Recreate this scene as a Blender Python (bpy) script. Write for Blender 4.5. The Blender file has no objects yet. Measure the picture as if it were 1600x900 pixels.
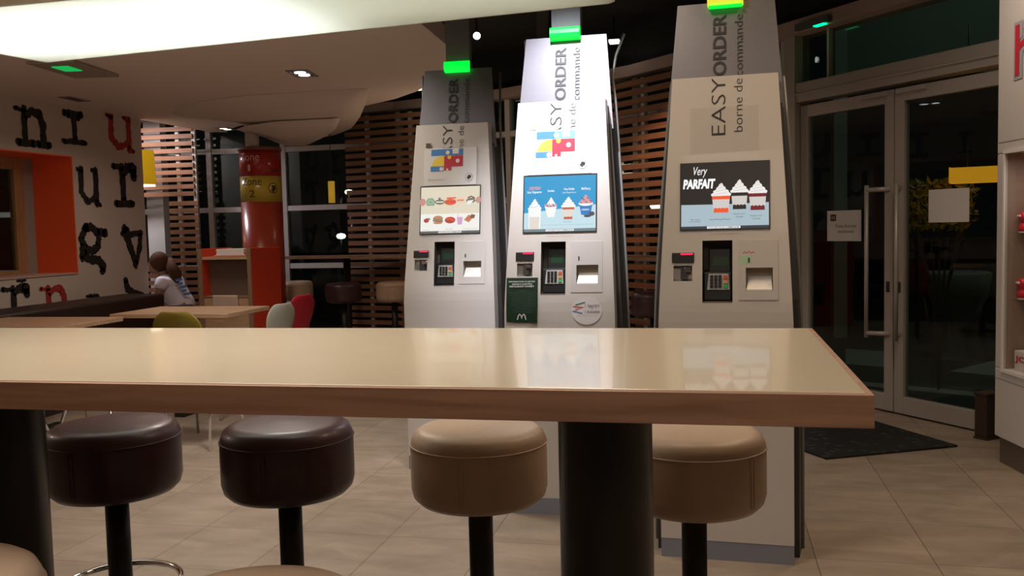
import bpy, math, random
from mathutils import Vector, Matrix
random.seed(7)
PI = math.pi
sc = bpy.context.scene
C = sc.collection

# ------------------------------------------------------------------ camera
R = ((0.976, -0.009, -0.216), (0.215, -0.070, 0.974), (-0.024, -0.998, -0.066))   # world axes in (right, down, forward)
F, EYE = 1430.0, 1.3
_n = Vector((.024, 1, 95.3 / F)).normalized()
_y = Vector((315, -103, F)); _y = (_y - _y.dot(_n) * _n).normalized()
_x = _y.cross(-_n)
if _x[0] < 0: _x = -_x
RW = Matrix((_x, _y, -_n))
cam = bpy.data.objects.new('camera', bpy.data.cameras.new('camera')); C.objects.link(cam)
cam.data.sensor_width = 36; cam.data.lens = 36 * F / 1600; cam.data.clip_start = .02; cam.data.clip_end = 300
_r, _d, _f = (RW @ Vector(v) for v in ((1, 0, 0), (0, 1, 0), (0, 0, 1)))
M = Matrix((_r, -_d, -_f)).transposed().to_4x4(); M.translation = (0, 0, EYE)
cam.matrix_world = M
sc.camera = cam
def at(px, py, Z):                      # point at optical depth Z
    return Vector((0, 0, EYE)) + RW @ Vector((px - 800, py - 450, F)) * (Z / F)

# ------------------------------------------------------------------ world, view
w = bpy.data.worlds.new('night'); sc.world = w; w.use_nodes = True
w.node_tree.nodes['Background'].inputs[0].default_value = (.10, .11, .10, 1)
w.node_tree.nodes['Background'].inputs[1].default_value = .02
sc.view_settings.view_transform = 'Standard'; sc.view_settings.look = 'None'
sc.view_settings.exposure = 0.0; sc.view_settings.gamma = 1; sc.view_settings.use_curve_mapping = False

# ------------------------------------------------------------------ lights
def area(name, loc, size, power, col=(1, .82, .62), target=None, spread=PI, sy=None):
    l = bpy.data.lights.new(name, 'AREA'); l.size = size; l.energy = power; l.color = col; l.spread = spread
    if sy: l.shape = 'RECTANGLE'; l.size_y = sy
    o = bpy.data.objects.new(name, l); C.objects.link(o); o.location = loc
    if target: o.rotation_euler = (Vector(target) - Vector(loc)).to_track_quat('-Z', 'Y').to_euler()
    return o
def spot(name, loc, target, power, angle, blend=.5, col=(1, .82, .62), rad=.04):
    l = bpy.data.lights.new(name, 'SPOT'); l.energy = power; l.color = col; l.spot_size = math.radians(angle)
    l.spot_blend = blend; l.shadow_soft_size = rad
    o = bpy.data.objects.new(name, l); C.objects.link(o); o.location = loc
    o.rotation_euler = (Vector(target) - Vector(loc)).to_track_quat('-Z', 'Y').to_euler()
    return o
WARM = (1, .80, .62); NEUT = (1, .90, .80); COOL = (.90, .90, 1)
area('table_lamp_light', (-1.3, 1.9, 2.42), .9, 15, NEUT, spread=2.4)
area('aisle_light_left', (-2.3, 4.6, 2.46), .5, 26, NEUT, spread=2.5)
area('aisle_light_middle', (-.5, 2.9, 2.9), .5, 11, WARM, spread=2.4)
area('aisle_light_right', (.9, 3.3, 2.9), .5, 10, (1, .70, .44), spread=2.6)
area('entrance_light', (1.0, 4.7, 2.9), .4, 9, WARM, spread=2.6)
area('back_room_light', (-4.3, 6.9, 2.47), .6, 11, WARM, spread=2.7)
area('far_left_light', (-6.4, 8.9, 2.7), .4, 30, (.98, .93, 1), spread=2.9)
area('room_light', (.3, .3, 2.75), 1.6, 19, WARM, spread=3.0)
spot('middle_kiosk_spot', (-.66, 3.35, 2.95), (-.69, 4.14, 1.82), 330, 46, 1., COOL)
spot('screen_wash_spot', (-.1, 6.9, 2.9), (-.65, 8.35, 1.45), 150, 36, .9, (1, .60, .36))
area('outdoor_light', (2.6, 9.0, 2.7), .5, 2, (1, 1, .8), spread=3.0)  # unseen light added to show the ground outside faintly
def point(name, loc, power, col):
    l = bpy.data.lights.new(name, 'POINT'); l.energy = power; l.color = col; l.shadow_soft_size = .12
    o = bpy.data.objects.new(name, l); C.objects.link(o); o.location = loc
point('low_ceiling_fill', (-4.3, 3.0, 1.85), 16, (1, .78, .62))  # no pendant hangs here, unseen light added to brighten the low ceiling
point('outside_wall_fill', (3.4, 9.3, 4.2), 16, (.85, 1, .85))  # unseen light added so the outside wall shows through the transom
point('ceiling_bulge_fill', (-2.2, 8.2, 1.9), 7, (1, .72, .48))  # no pendant hangs here, hidden light added to warm the ceiling bulge

# ------------------------------------------------------------------ materials
MT = {}
def mat(name, col=(.8, .8, .8), rough=.5, metal=0., emit=None, es=1., noise=0., nscale=20., bump=0., spec=.5, coat=0., alpha=None, trans=0.):
    if name in MT: return MT[name]
    m = bpy.data.materials.new(name); m.use_nodes = True; MT[name] = m
    nt = m.node_tree; b = nt.nodes['Principled BSDF']
    b.inputs['Base Color'].default_value = (*col, 1); b.inputs['Roughness'].default_value = rough
    b.inputs['Metallic'].default_value = metal; b.inputs['Specular IOR Level'].default_value = spec
    b.inputs['Coat Weight'].default_value = coat
    b.inputs['Transmission Weight'].default_value = trans
    if emit:
        b.inputs['Emission Color'].default_value = (*emit, 1); b.inputs['Emission Strength'].default_value = es
    if noise or bump:
        tc = nt.nodes.new('ShaderNodeTexCoord'); n = nt.nodes.new('ShaderNodeTexNoise')
        n.inputs['Scale'].default_value = nscale; n.inputs['Detail'].default_value = 5
        nt.links.new(tc.outputs['Object'], n.inputs['Vector'])
        if noise:
            mx = nt.nodes.new('ShaderNodeMix'); mx.data_type = 'RGBA'
            mx.inputs['A'].default_value = (*[c * (1 - noise) for c in col], 1)
            mx.inputs['B'].default_value = (*[min(1, c * (1 + noise)) for c in col], 1)
            nt.links.new(n.outputs['Fac'], mx.inputs['Factor']); nt.links.new(mx.outputs['Result'], b.inputs['Base Color'])
        if bump:
            bp = nt.nodes.new('ShaderNodeBump'); bp.inputs['Strength'].default_value = bump; bp.inputs['Distance'].default_value = .002
            nt.links.new(n.outputs['Fac'], bp.inputs['Height']); nt.links.new(bp.outputs['Normal'], b.inputs['Normal'])
    return m
def srgb(r, g, b):
    return tuple((c / 255 / 12.92) if c / 255 <= .04045 else ((c / 255 + .055) / 1.055) ** 2.4 for c in (r, g, b))
def emi(name, rgb, s=1.):
    c = srgb(*rgb); return mat(name, (.02, .02, .02), .35, emit=c, es=s)
def ink(name, rgb, rough=.5): return mat(name, srgb(*rgb), rough)

def wood_mat(name, c1, c2, rough=.45, axis='X', scale=(1.2, 22, 22), coat=0.):
    m = bpy.data.materials.new(name); m.use_nodes = True; MT[name] = m
    nt = m.node_tree; b = nt.nodes['Principled BSDF']; b.inputs['Roughness'].default_value = rough; b.inputs['Coat Weight'].default_value = coat
    tc = nt.nodes.new('ShaderNodeTexCoord'); mp = nt.nodes.new('ShaderNodeMapping'); mp.inputs['Scale'].default_value = scale
    n = nt.nodes.new('ShaderNodeTexNoise'); n.inputs['Scale'].default_value = 2.2; n.inputs['Detail'].default_value = 8; n.inputs['Distortion'].default_value = .4
    cr = nt.nodes.new('ShaderNodeValToRGB'); cr.color_ramp.elements[0].position = .32; cr.color_ramp.elements[1].position = .68
    cr.color_ramp.elements[0].color = (*c1, 1); cr.color_ramp.elements[1].color = (*c2, 1)
    nt.links.new(tc.outputs['Object'], mp.inputs['Vector']); nt.links.new(mp.outputs['Vector'], n.inputs['Vector'])
    nt.links.new(n.outputs['Fac'], cr.inputs['Fac']); nt.links.new(cr.outputs['Color'], b.inputs['Base Color'])
    return m

# floor tiles
def floor_mat():
    m = bpy.data.materials.new('floor_tiles'); m.use_nodes = True; nt = m.node_tree; b = nt.nodes['Principled BSDF']
    tc = nt.nodes.new('ShaderNodeTexCoord'); mp = nt.nodes.new('ShaderNodeMapping')
    mp.inputs['Location'].default_value = (-.372 + .432 * 40, -.285 + .475 * 40, 0)
    br = nt.nodes.new('ShaderNodeTexBrick'); br.offset = 0; br.squash = 1
    br.inputs['Scale'].default_value = 1; br.inputs['Brick Width'].default_value = .432; br.inputs['Row Height'].default_value = .475
    br.inputs['Mortar Size'].default_value = .0016; br.inputs['Mortar Smooth'].default_value = .1
    br.inputs['Color1'].default_value = (.345, .285, .23, 1); br.inputs['Color2'].default_value = (.40, .33, .265, 1)
    br.inputs['Mortar'].default_value = (.10, .075, .055, 1)
    n = nt.nodes.new('ShaderNodeTexNoise'); n.inputs['Scale'].default_value = 3.2; n.inputs['Detail'].default_value = 9; n.inputs['Roughness'].default_value = .62; n.inputs['Distortion'].default_value = .6
    mp2 = nt.nodes.new('ShaderNodeMapping'); mp2.inputs['Scale'].default_value = (1, 2.2, 1)
    cr = nt.nodes.new('ShaderNodeValToRGB'); cr.color_ramp.elements[0].position = .3; cr.color_ramp.elements[1].position = .7
    cr.color_ramp.elements[0].color = (.72, .70, .68, 1); cr.color_ramp.elements[1].color = (1.12, 1.1, 1.08, 1)
    mx = nt.nodes.new('ShaderNodeMix'); mx.data_type = 'RGBA'; mx.blend_type = 'MULTIPLY'; mx.inputs['Factor'].default_value = 1
    L = nt.links.new
    L(tc.outputs['Object'], mp.inputs['Vector']); L(mp.outputs['Vector'], br.inputs['Vector'])
    L(tc.outputs['Object'], mp2.inputs['Vector']); L(mp2.outputs['Vector'], n.inputs['Vector']); L(n.outputs['Fac'], cr.inputs['Fac'])
    L(br.outputs['Color'], mx.inputs['A']); L(cr.outputs['Color'], mx.inputs['B']); L(mx.outputs['Result'], b.inputs['Base Color'])
    b.inputs['Roughness'].default_value = .42
    bp = nt.nodes.new('ShaderNodeBump'); bp.inputs['Strength'].default_value = .25; bp.inputs['Distance'].default_value = .002; bp.invert = True
    L(br.outputs['Fac'], bp.inputs['Height']); L(bp.outputs['Normal'], b.inputs['Normal'])
    return m

def glass_mat(name='window_glass', tint=(.75, .85, .8), refl=.45, ior=1.):
    m = bpy.data.materials.new(name); m.use_nodes = True; nt = m.node_tree; nt.nodes.clear()
    o = nt.nodes.new('ShaderNodeOutputMaterial'); t = nt.nodes.new('ShaderNodeBsdfTransparent'); g = nt.nodes.new('ShaderNodeBsdfGlossy')
    g.inputs['Roughness'].default_value = .0; t.inputs[0].default_value = (*tint, 1); g.inputs[0].default_value = (refl, refl, refl, 1)
    lw = nt.nodes.new('ShaderNodeLayerWeight'); lw.inputs['Blend'].default_value = .5
    pw = nt.nodes.new('ShaderNodeMath'); pw.operation = 'POWER'; pw.inputs[1].default_value = 4.5; nt.links.new(lw.outputs['Facing'], pw.inputs[0])
    fr = nt.nodes.new('ShaderNodeMath'); fr.operation = 'MULTIPLY_ADD'; fr.inputs[1].default_value = .8 * ior; fr.inputs[2].default_value = .05; fr.use_clamp = True
    nt.links.new(pw.outputs[0], fr.inputs[0]); mx = nt.nodes.new('ShaderNodeMixShader')
    nt.links.new(fr.outputs[0], mx.inputs[0]); nt.links.new(t.outputs[0], mx.inputs[1]); nt.links.new(g.outputs[0], mx.inputs[2]); nt.links.new(mx.outputs[0], o.inputs[0])
    MT[name] = m; return m
GLASS = glass_mat(); CLEAR = glass_mat('clear_plastic', (.985, .985, .985), .5, .2)

def translucent(name, col):
    m = bpy.data.materials.new(name); m.use_nodes = True; nt = m.node_tree; nt.nodes.clear()
    o = nt.nodes.new('ShaderNodeOutputMaterial'); t = nt.nodes.new('ShaderNodeBsdfTranslucent'); d = nt.nodes.new('ShaderNodeBsdfDiffuse')
    t.inputs[0].default_value = (*col, 1); d.inputs[0].default_value = (*col, 1); mx = nt.nodes.new('ShaderNodeMixShader'); mx.inputs[0].default_value = .5
    nt.links.new(t.outputs[0], mx.inputs[1]); nt.links.new(d.outputs[0], mx.inputs[2]); nt.links.new(mx.outputs[0], o.inputs[0])
    MT[name] = m; return m

WHITE = mat('kiosk_white', (.60, .56, .52), .28, coat=.3)
BRUSHED = mat('brushed_aluminium', (.20, .195, .215), .40, .35, noise=.06, nscale=60)
DARK = mat('dark_grey_plastic', (.035, .032, .03), .45)
BLACKP = mat('black_plastic', (.012, .012, .012), .35)
BLACKM = mat('black_painted_metal', (.016, .014, .012), .38, .1)
ALU = mat('aluminium_frame', (.50, .46, .42), .42, .3)
CHROME = mat('chrome', (.75, .75, .75), .12, 1.)
PLINTH = mat('grey_plinth', (.24, .25, .30), .5, noise=.05)
BROWNLEATHER = mat('brown_leather', (.055, .021, .024), .40, noise=.15, nscale=40, bump=.12, coat=.1)
BEIGELEATHER = mat('beige_leather', (.50, .36, .25), .42, noise=.06, nscale=30, bump=.12)
LAMINATE = mat('maple_laminate', (.70, .60, .44), .22, noise=.03, nscale=6, coat=.25)
EDGEWOOD = wood_mat('beech_edge', (.30, .160, .10), (.45, .255, .165), .5, scale=(1.5, 20, 26))
TANWOOD = wood_mat('light_table_wood', (.42, .26, .15), (.56, .37, .23), .4)
SLATWOOD = wood_mat('slat_wood', (.23, .10, .05), (.33, .155, .08), .55)
FRAMEWOOD = wood_mat('window_wood', (.30, .17, .08), (.40, .24, .12), .5, scale=(16, 16, 1.5))
CEIL = mat('ceiling_paint', (.80, .70, .64), .8, noise=.02, nscale=3)
BLACKCEIL = mat('black_ceiling', (.012, .014, .012), .8)
WALLM = mat('wall_paint', (.56, .49, .45), .75, noise=.03, nscale=4)
INKBLACK = mat('letter_black', (.012, .010, .010), .7)
INKRED = mat('letter_red', (.36, .025, .02), .7)
ORANGE = mat('orange_panel', (.95, .125, .03), .5)
PAPER = mat('paper', (.74, .72, .72), .6)

# ------------------------------------------------------------------ mesh building
class MB:
    def __init__(s): s.v = []; s.f = []; s.m = []; s.sm = []
    def add(s, vs, fs, mi=0, smooth=False, T=None):
        b = len(s.v)
        s.v += [tuple(T @ Vector(v)) if T else tuple(v) for v in vs]
        s.f += [tuple(b + i for i in f) for f in fs]; s.m += [mi] * len(fs); s.sm += [smooth] * len(fs)
        return s
    def box(s, x0, x1, y0, y1, z0, z1, mi=0, T=None):
        vs = [(x, y, z) for x in (x0, x1) for y in (y0, y1) for z in (z0, z1)]
        return s.add(vs, [(0, 1, 3, 2), (4, 6, 7, 5), (0, 4, 5, 1), (2, 3, 7, 6), (0, 2, 6, 4), (1, 5, 7, 3)], mi, False, T)
    def bar(s, p, q, wd, h, mi=0, up=(0, 0, 1)):   # box along p->q, width wd, height h
        p = Vector(p); q = Vector(q); d = (q - p).normalized(); u = Vector(up)
        sd = d.cross(u).normalized(); u = sd.cross(d)
        vs = [c + sd * a * wd / 2 + u * b * h / 2 for c in (p, q) for a in (-1, 1) for b in (-1, 1)]
        return s.add(vs, [(0, 1, 3, 2), (4, 6, 7, 5), (0, 4, 5, 1), (2, 3, 7, 6), (0, 2, 6, 4), (1, 5, 7, 3)], mi)
    def lathe(s, prof, c=(0, 0, 0), n=40, mi=0, smooth=True, T=None):
        vs = []; fs = []
        for r, z in prof:
            for k in range(n): vs.append((c[0] + r * math.cos(2 * PI * k / n), c[1] + r * math.sin(2 * PI * k / n), c[2] + z))
        for i in range(len(prof) - 1):
            for k in range(n): fs.append((i * n + k, i * n + (k + 1) % n, (i + 1) * n + (k + 1) % n, (i + 1) * n + k))
        if prof[0][0] > 1e-6: fs.append(tuple(reversed(range(n))))
        if prof[-1][0] > 1e-6: fs.append(tuple(range((len(prof) - 1) * n, len(prof) * n)))
        return s.add(vs, fs, mi, smooth, T)
    def tube(s, path, r, n=12, mi=0, closed=False, taper=None):
        P = [Vector(p) for p in path]; vs = []; fs = []; N = len(P); prev = None
        for i, p in enumerate(P):
            if closed: d = (P[(i + 1) % N] - P[i - 1]).normalized()
            else: d = (P[min(i + 1, N - 1)] - P[max(i - 1, 0)]).normalized()
            a = prev if prev else (Vector((0, 0, 1)) if abs(d.z) < .9 else Vector((1, 0, 0)))
            u = (a - a.dot(d) * d).normalized(); prev = u; v_ = d.cross(u)
            rr = taper[i] if taper else r
            for k in range(n): vs.append(p + (u * math.cos(2 * PI * k / n) + v_ * math.sin(2 * PI * k / n)) * rr)
        for i in range(N if closed else N - 1):
            for k in range(n):
                a, b = i * n, ((i + 1) % N) * n
                fs.append((a + k, a + (k + 1) % n, b + (k + 1) % n, b + k))
        if not closed: fs.append(tuple(reversed(range(n)))); fs.append(tuple(range((N - 1) * n, N * n)))
        return s.add(vs, fs, mi, True)
    def prism(s, poly, T, t, mi=0, smooth=False):   # 2D polygon in frame T (x,y plane), from n=0 to n=t
        n = len(poly); vs = [(x, y, 0) for x, y in poly] + [(x, y, t) for x, y in poly]
        fs = [tuple(reversed(range(n))), tuple(range(n, 2 * n))] + [(i, (i + 1) % n, n + (i + 1) % n, n + i) for i in range(n)]
        return s.add(vs, fs, mi, smooth, T)
    def stroke(s, path, wd, T, off=.002, mi=0, jit=0.):   # flat thick line with rough edge in frame T
        P = []
        for i in range(len(path) - 1):
            (x0, y0), (x1, y1) = path[i], path[i + 1]
            w0 = wd[i] if isinstance(wd, (list, tuple)) else wd; w1 = wd[i + 1] if isinstance(wd, (list, tuple)) else wd
            k = 7 if jit else 1
            for j in range(k): P.append((x0 + (x1 - x0) * j / k, y0 + (y1 - y0) * j / k, w0 + (w1 - w0) * j / k))
        P.append((*path[-1], w1))
        A, B = [], []
        for i, (x, y, ww) in enumerate(P):
            a = P[max(i - 1, 0)]; b = P[min(i + 1, len(P) - 1)]; dx, dy = b[0] - a[0], b[1] - a[1]; l = math.hypot(dx, dy) or 1
            nx, ny = -dy / l, dx / l
            j1 = random.uniform(-jit, jit); j2 = random.uniform(-jit, jit)
            A.append((x + nx * (ww / 2 + j1), y + ny * (ww / 2 + j1), off)); B.append((x - nx * (ww / 2 + j2), y - ny * (ww / 2 + j2), off))
        n = len(P)
        s.add(A + B, [(i, n + i, n + i + 1, i + 1) for i in range(n - 1)], mi, False, T)
        for e in ((path[0], P[0][2]), (path[-1], P[-1][2])) if jit else ():
            (x, y), ww = e
            s.add([(x + (ww / 2 + random.uniform(-jit, jit)) * math.cos(2 * PI * k / 14), y + (ww / 2 + random.uniform(-jit, jit)) * math.sin(2 * PI * k / 14), off) for k in range(14)], [tuple(range(14))], mi, False, T)
        return s
    def disc(s, x, y, rx, ry, T, off, mi=0, n=24):
        return s.add([(x + rx * math.cos(2 * PI * k / n), y + ry * math.sin(2 * PI * k / n), off) for k in range(n)], [tuple(range(n))], mi, False, T)
    def flat(s, poly, T, off, mi=0): return s.add([(x, y, off) for x, y in poly], [tuple(range(len(poly)))], mi, False, T)
    def rect(s, x0, x1, y0, y1, T, off, mi=0): return s.flat([(x0, y0), (x1, y0), (x1, y1), (x0, y1)], T, off, mi)
    def build(s, name, mats, parent=None, bevel=0., seg=2, sub=0):
        me = bpy.data.meshes.new(name); me.from_pydata(s.v, [], s.f)
        for m in (mats if isinstance(mats, (list, tuple)) else [mats]): me.materials.append(m)
        me.polygons.foreach_set('material_index', s.m); me.polygons.foreach_set('use_smooth', s.sm); me.update()
        o = bpy.data.objects.new(name, me); C.objects.link(o)
        if parent: o.parent = parent
        if bevel:
            b = o.modifiers.new('bevel', 'BEVEL'); b.width = bevel; b.segments = seg; b.limit_method = 'ANGLE'; b.angle_limit = .6
        if sub: b = o.modifiers.new('subsurf', 'SUBSURF'); b.levels = sub; b.render_levels = sub
        return o

def frame(o, x, y):                     # 2D frame: origin o, x and y directions, normal x cross y
    x = Vector(x).normalized(); y = Vector(y); y = (y - y.dot(x) * x).normalized(); n = x.cross(y)
    T = Matrix((x, y, n)).transposed().to_4x4(); T.translation = o; return T

_fc = {}
def text_geo(s, bold=0.):
    k = (s, bold)
    if k not in _fc:
        cu = bpy.data.curves.new('t', 'FONT'); cu.body = s; cu.size = 1; cu.offset = bold; cu.resolution_u = 3
        o = bpy.data.objects.new('t', cu); C.objects.link(o)
        dg = bpy.context.evaluated_depsgraph_get(); dg.update()
        me = bpy.data.meshes.new_from_object(o.evaluated_get(dg))
        _fc[k] = ([tuple(v.co) for v in me.vertices], [tuple(p.vertices) for p in me.polygons])
        bpy.data.objects.remove(o); bpy.data.curves.remove(cu); bpy.data.meshes.remove(me)
    return _fc[k]
def put_text(mb, s, x0, x1, y0, y1, T, off=.0015, mi=0, bold=0., rot=False, shear=0.):
    vs, fs = text_geo(s, bold)
    ax = min(v[0] for v in vs); bx = max(v[0] for v in vs); ay = min(v[1] for v in vs); by = max(v[1] for v in vs)
    out = []
    for x, y, z in vs:
        a = (x - ax) / (bx - ax); b = (y - ay) / (by - ay); a += shear * b
        if rot: out.append((x1 + (x0 - x1) * b, y0 + (y1 - y0) * a, off))     # reads upward
        else: out.append((x0 + (x1 - x0) * a, y0 + (y1 - y0) * b, off))
    mb.add(out, fs, mi, False, T)

def tag(o, label, cat, group=None, kind=None):
    o['label'] = label; o['category'] = cat
    if group: o['group'] = group
    if kind: o['kind'] = kind
    return o
def thing(name, label, cat, loc=(0, 0, 0), rz=0., group=None):
    o = bpy.data.objects.new(name, None); C.objects.link(o); o.empty_display_size = .1
    o.location = loc; o.rotation_euler = (0, 0, rz); return tag(o, label, cat, group)
def struct(o): o['kind'] = 'structure'; return o
def dup(root, loc, rz, label, group=None):
    def cp(o, par):
        c = o.copy(); C.objects.link(c); c.parent = par
        for ch in [x for x in C.objects if x.parent == o]: cp(ch, c)
        return c
    r = cp(root, None); r.location = loc; r.rotation_euler = (0, 0, rz); r['label'] = label
    if group: r['group'] = group
    return r

# ================================================================== ROOM
FPXY = [(2.20, 5.091), (.588, 7.224), (-.673, 8.587), (-2.1, 9.55), (-3.5, 10.05), (-4.98, 10.12), (-6.8, 9.85), (-9.6, 8.7)]
OUTL = [(3.6, -2.5), (3.6, 3.3)] + [(x + .04, y + .06) for x, y in FPXY] + [(-10, 8.5), (-10, -2.5)]
struct(MB().prism(OUTL, Matrix.Translation((0, 0, -.1)), .1).build('floor', floor_mat()))
# pavement outside
struct(MB().box(-40, 40, -12, 60, -.18, -.12).build('trim_1', mat('asphalt', (.05, .05, .047), .75, noise=.25, nscale=8)))

struct(MB().box(1.55, 9, 11.6, 11.8, 2.95, 7).build('wall_outside', mat('outside_wall', (.20, .24, .20), .8, noise=.12, nscale=2)))
struct(MB().box(1.4, 1.55, 11.5, 11.8, -.12, 7).build('trim_10', mat('outside_pillar', (.34, .38, .36), .7)))
# facade polyline (inner face of the glass line), from beyond the entrance to far left
FP = [Vector(p) for p in ((2.20, 5.091), (.588, 7.224), (-.673, 8.587), (-2.1, 9.55), (-3.5, 10.05), (-4.98, 10.12), (-6.8, 9.85), (-9.6, 8.7))]
def fpt(k, s, inn=0.):   # point on segment k at s metres, moved inn metres into the room
    a, b = FP[k], FP[k + 1]; d = (b - a).normalized(); nrm = Vector((-d.y, d.x)); 
    p = a + d * s + nrm * inn; return p
def poly_in(inn, pts=FP):
    out = []
    for i, p in enumerate(pts):
        ds = []
        if i > 0: ds.append((pts[i] - pts[i - 1]).normalized())
        if i < len(pts) - 1: ds.append((pts[i + 1] - pts[i]).normalized())
        d = sum(ds, Vector((0, 0))).normalized(); out.append(p + Vector((-d.y, d.x)) * inn)
    return out
# the inward normal must point to the camera side
if (FP[3] + Vector((-(FP[4] - FP[3]).y, (FP[4] - FP[3]).x))).length > FP[3].length: SGN = -1
else: SGN = 1
def band(mb, pts, i0, i1, z0, z1, mi=0):     # solid band between two offsets of the polyline
    A = poly_in(i0 * SGN, pts); B = poly_in(i1 * SGN, pts)
    for k in range(len(pts) - 1):
        vs = [(*A[k], z0), (*A[k + 1], z0), (*B[k + 1], z0), (*B[k], z0), (*A[k], z1), (*A[k + 1], z1), (*B[k + 1], z1), (*B[k], z1)]
        mb.add(vs, [(0, 3, 2, 1), (4, 5, 6, 7), (0, 1, 5, 4), (1, 2, 6, 5), (2, 3, 7, 6), (3, 0, 4, 7)], mi)
    return mb
BEAMM = mat('beam_paint', (.46, .36, .31), .6)
struct(band(MB(), FP, -.10, .12, 2.645, 2.745).build('trim_2', BEAMM))
struct(band(MB(), FP, -.15, .0, 2.745, 3.2).build('wall_back', BLACKCEIL))
# window line left of the entrance: transoms, mullions, panes
fr = MB()
for z in (.90, 1.585, 2.28): band(fr, FP[1:], -.04, .03, z - .03, z + .03)
band(fr, FP[1:], -.04, .03, 0, .08)
mull = [(1, .05), (1, 1.0), (2, .0), (2, .85), (3, .0), (3, .8), (4, .0), (5, .0), (5, .9), (6, .0), (6, 1.2), (6, 2.4)]
for k, s_ in mull:
    p = fpt(k, s_); d = (FP[k + 1] - FP[k]).normalized()
    fr.bar((*(p - d * .03), 1.32), (*(p + d * .03), 1.32), .09, 2.64)
p = Vector((-6.45, 9.80)); fr.box(-6.58, -6.36, 9.74, 9.86, 0, 2.64)
wf = struct(fr.build('window_1', mat('window_frame_paint', (.60, .57, .55), .5)))
band(MB(), FP[1:], -.008, .0, .05, 2.64).build('pane', GLASS, wf)

# ---- ceilings
def slab(name, pts, z0, z1, m, bev=0.):
    T = Matrix.Translation((0, 0, z0)); o = MB().prism(pts, T, z1 - z0).build(name, m, bevel=bev); return struct(o)
main = [(-10, -2.5), (-1.66, -2.5), (-1.66, 5.2), (-1.70, 5.9), (-1.84, 6.5), (-2.05, 7.0), (-2.28, 7.35), (-2.52, 7.72), (-2.84, 8.08), (-3.05, 8.25), (-3.27, 8.42), (-5.0, 9.3), (-5.5, 9.75), (-5.62, 9.98), (-5.78, 9.9), (-5.78, 8.48), (-10, 8.48)]
slab('ceiling', main, 2.5, 2.62, CEIL)
def bowl(name, rows, top):      # lowered ceiling field: rows of (y, x left, x right, underside height)
    m = MB(); vs = []; N = 9
    for y, a, b, z in rows:
        for k in range(N):
            t = k / (N - 1); e = min(1, t / .6); e = e * e * (3 - 2 * e); vs.append((a + (b - a) * t, y, top - .002 + (z - top + .002) * e))
        for k in range(N): vs.append((a + (b - a) * k / (N - 1), y, top))
    fs = []
    for i in range(len(rows) - 1):
        p, q = i * 2 * N, (i + 1) * 2 * N
        for k in range(N - 1): fs += [(p + k, q + k, q + k + 1, p + k + 1), (p + N + k, p + N + k + 1, q + N + k + 1, q + N + k)]
        fs += [(p + N - 1, q + N - 1, q + 2 * N - 1, p + 2 * N - 1), (p, p + N, q + N, q)]
    e = (len(rows) - 1) * 2 * N
    for k in range(N - 1): fs += [(k, k + 1, N + k + 1, N + k), (e + k, e + N + k, e + N + k + 1, e + k + 1)]
    m.add(vs, fs); o = m.build(name, CEIL)
    for p_ in o.data.polygons: p_.use_smooth = abs(p_.normal.z) > .9
    return struct(o)
bowl('trim_3', [(7.38, -4.0, -2.84, 2.496), (7.60, -4.6, -2.93, 2.44), (7.82, -4.9, -3.05, 2.40), (8.2, -5.2, -3.24, 2.37), (8.6, -5.3, -3.45, 2.36), (9.0, -5.15, -3.66, 2.36), (9.3, -5.1, -3.88, 2.36), (9.55, -5.1, -4.08, 2.36), (9.75, -5.1, -4.32, 2.36)], 2.498)
bowl('trim_4', [(8.15, -4.1, -3.42, 2.358), (8.35, -4.5, -3.55, 2.29), (8.6, -4.75, -3.76, 2.25), (8.9, -4.8, -4.0, 2.24), (9.2, -4.85, -4.22, 2.24), (9.42, -4.8, -4.38, 2.24)], 2.3595)
struct(MB().prism(OUTL, Matrix.Translation((0, 0, 3.15)), .1).build('trim_5', BLACKCEIL))
# ---- side and rear walls
struct(MB().box(3.4, 3.5, -2.5, 3.5, 0, 3.2).build('wall_right', WALLM))
struct(MB().box(-6.3, 3.5, -2.5, -2.4, 0, 3.2).build('wall_front', WALLM))

# ---- left wall with deep niche window
WX, WY0, WY1 = -5.75, -2.4, 8.475
NY0, NY1, NZ0, NZ1 = 4.6, 7.395, .965, 2.045
wl = MB()
for y0, y1, z0, z1 in ((WY0, NY0, 0, 2.5), (NY1, WY1, 0, 2.5), (NY0, NY1, 0, NZ0), (NY0, NY1, NZ1, 2.5)): wl.box(WX - .50, WX, y0, y1, z0, z1)
wl = struct(wl.build('wall_left', WALLM))
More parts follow.
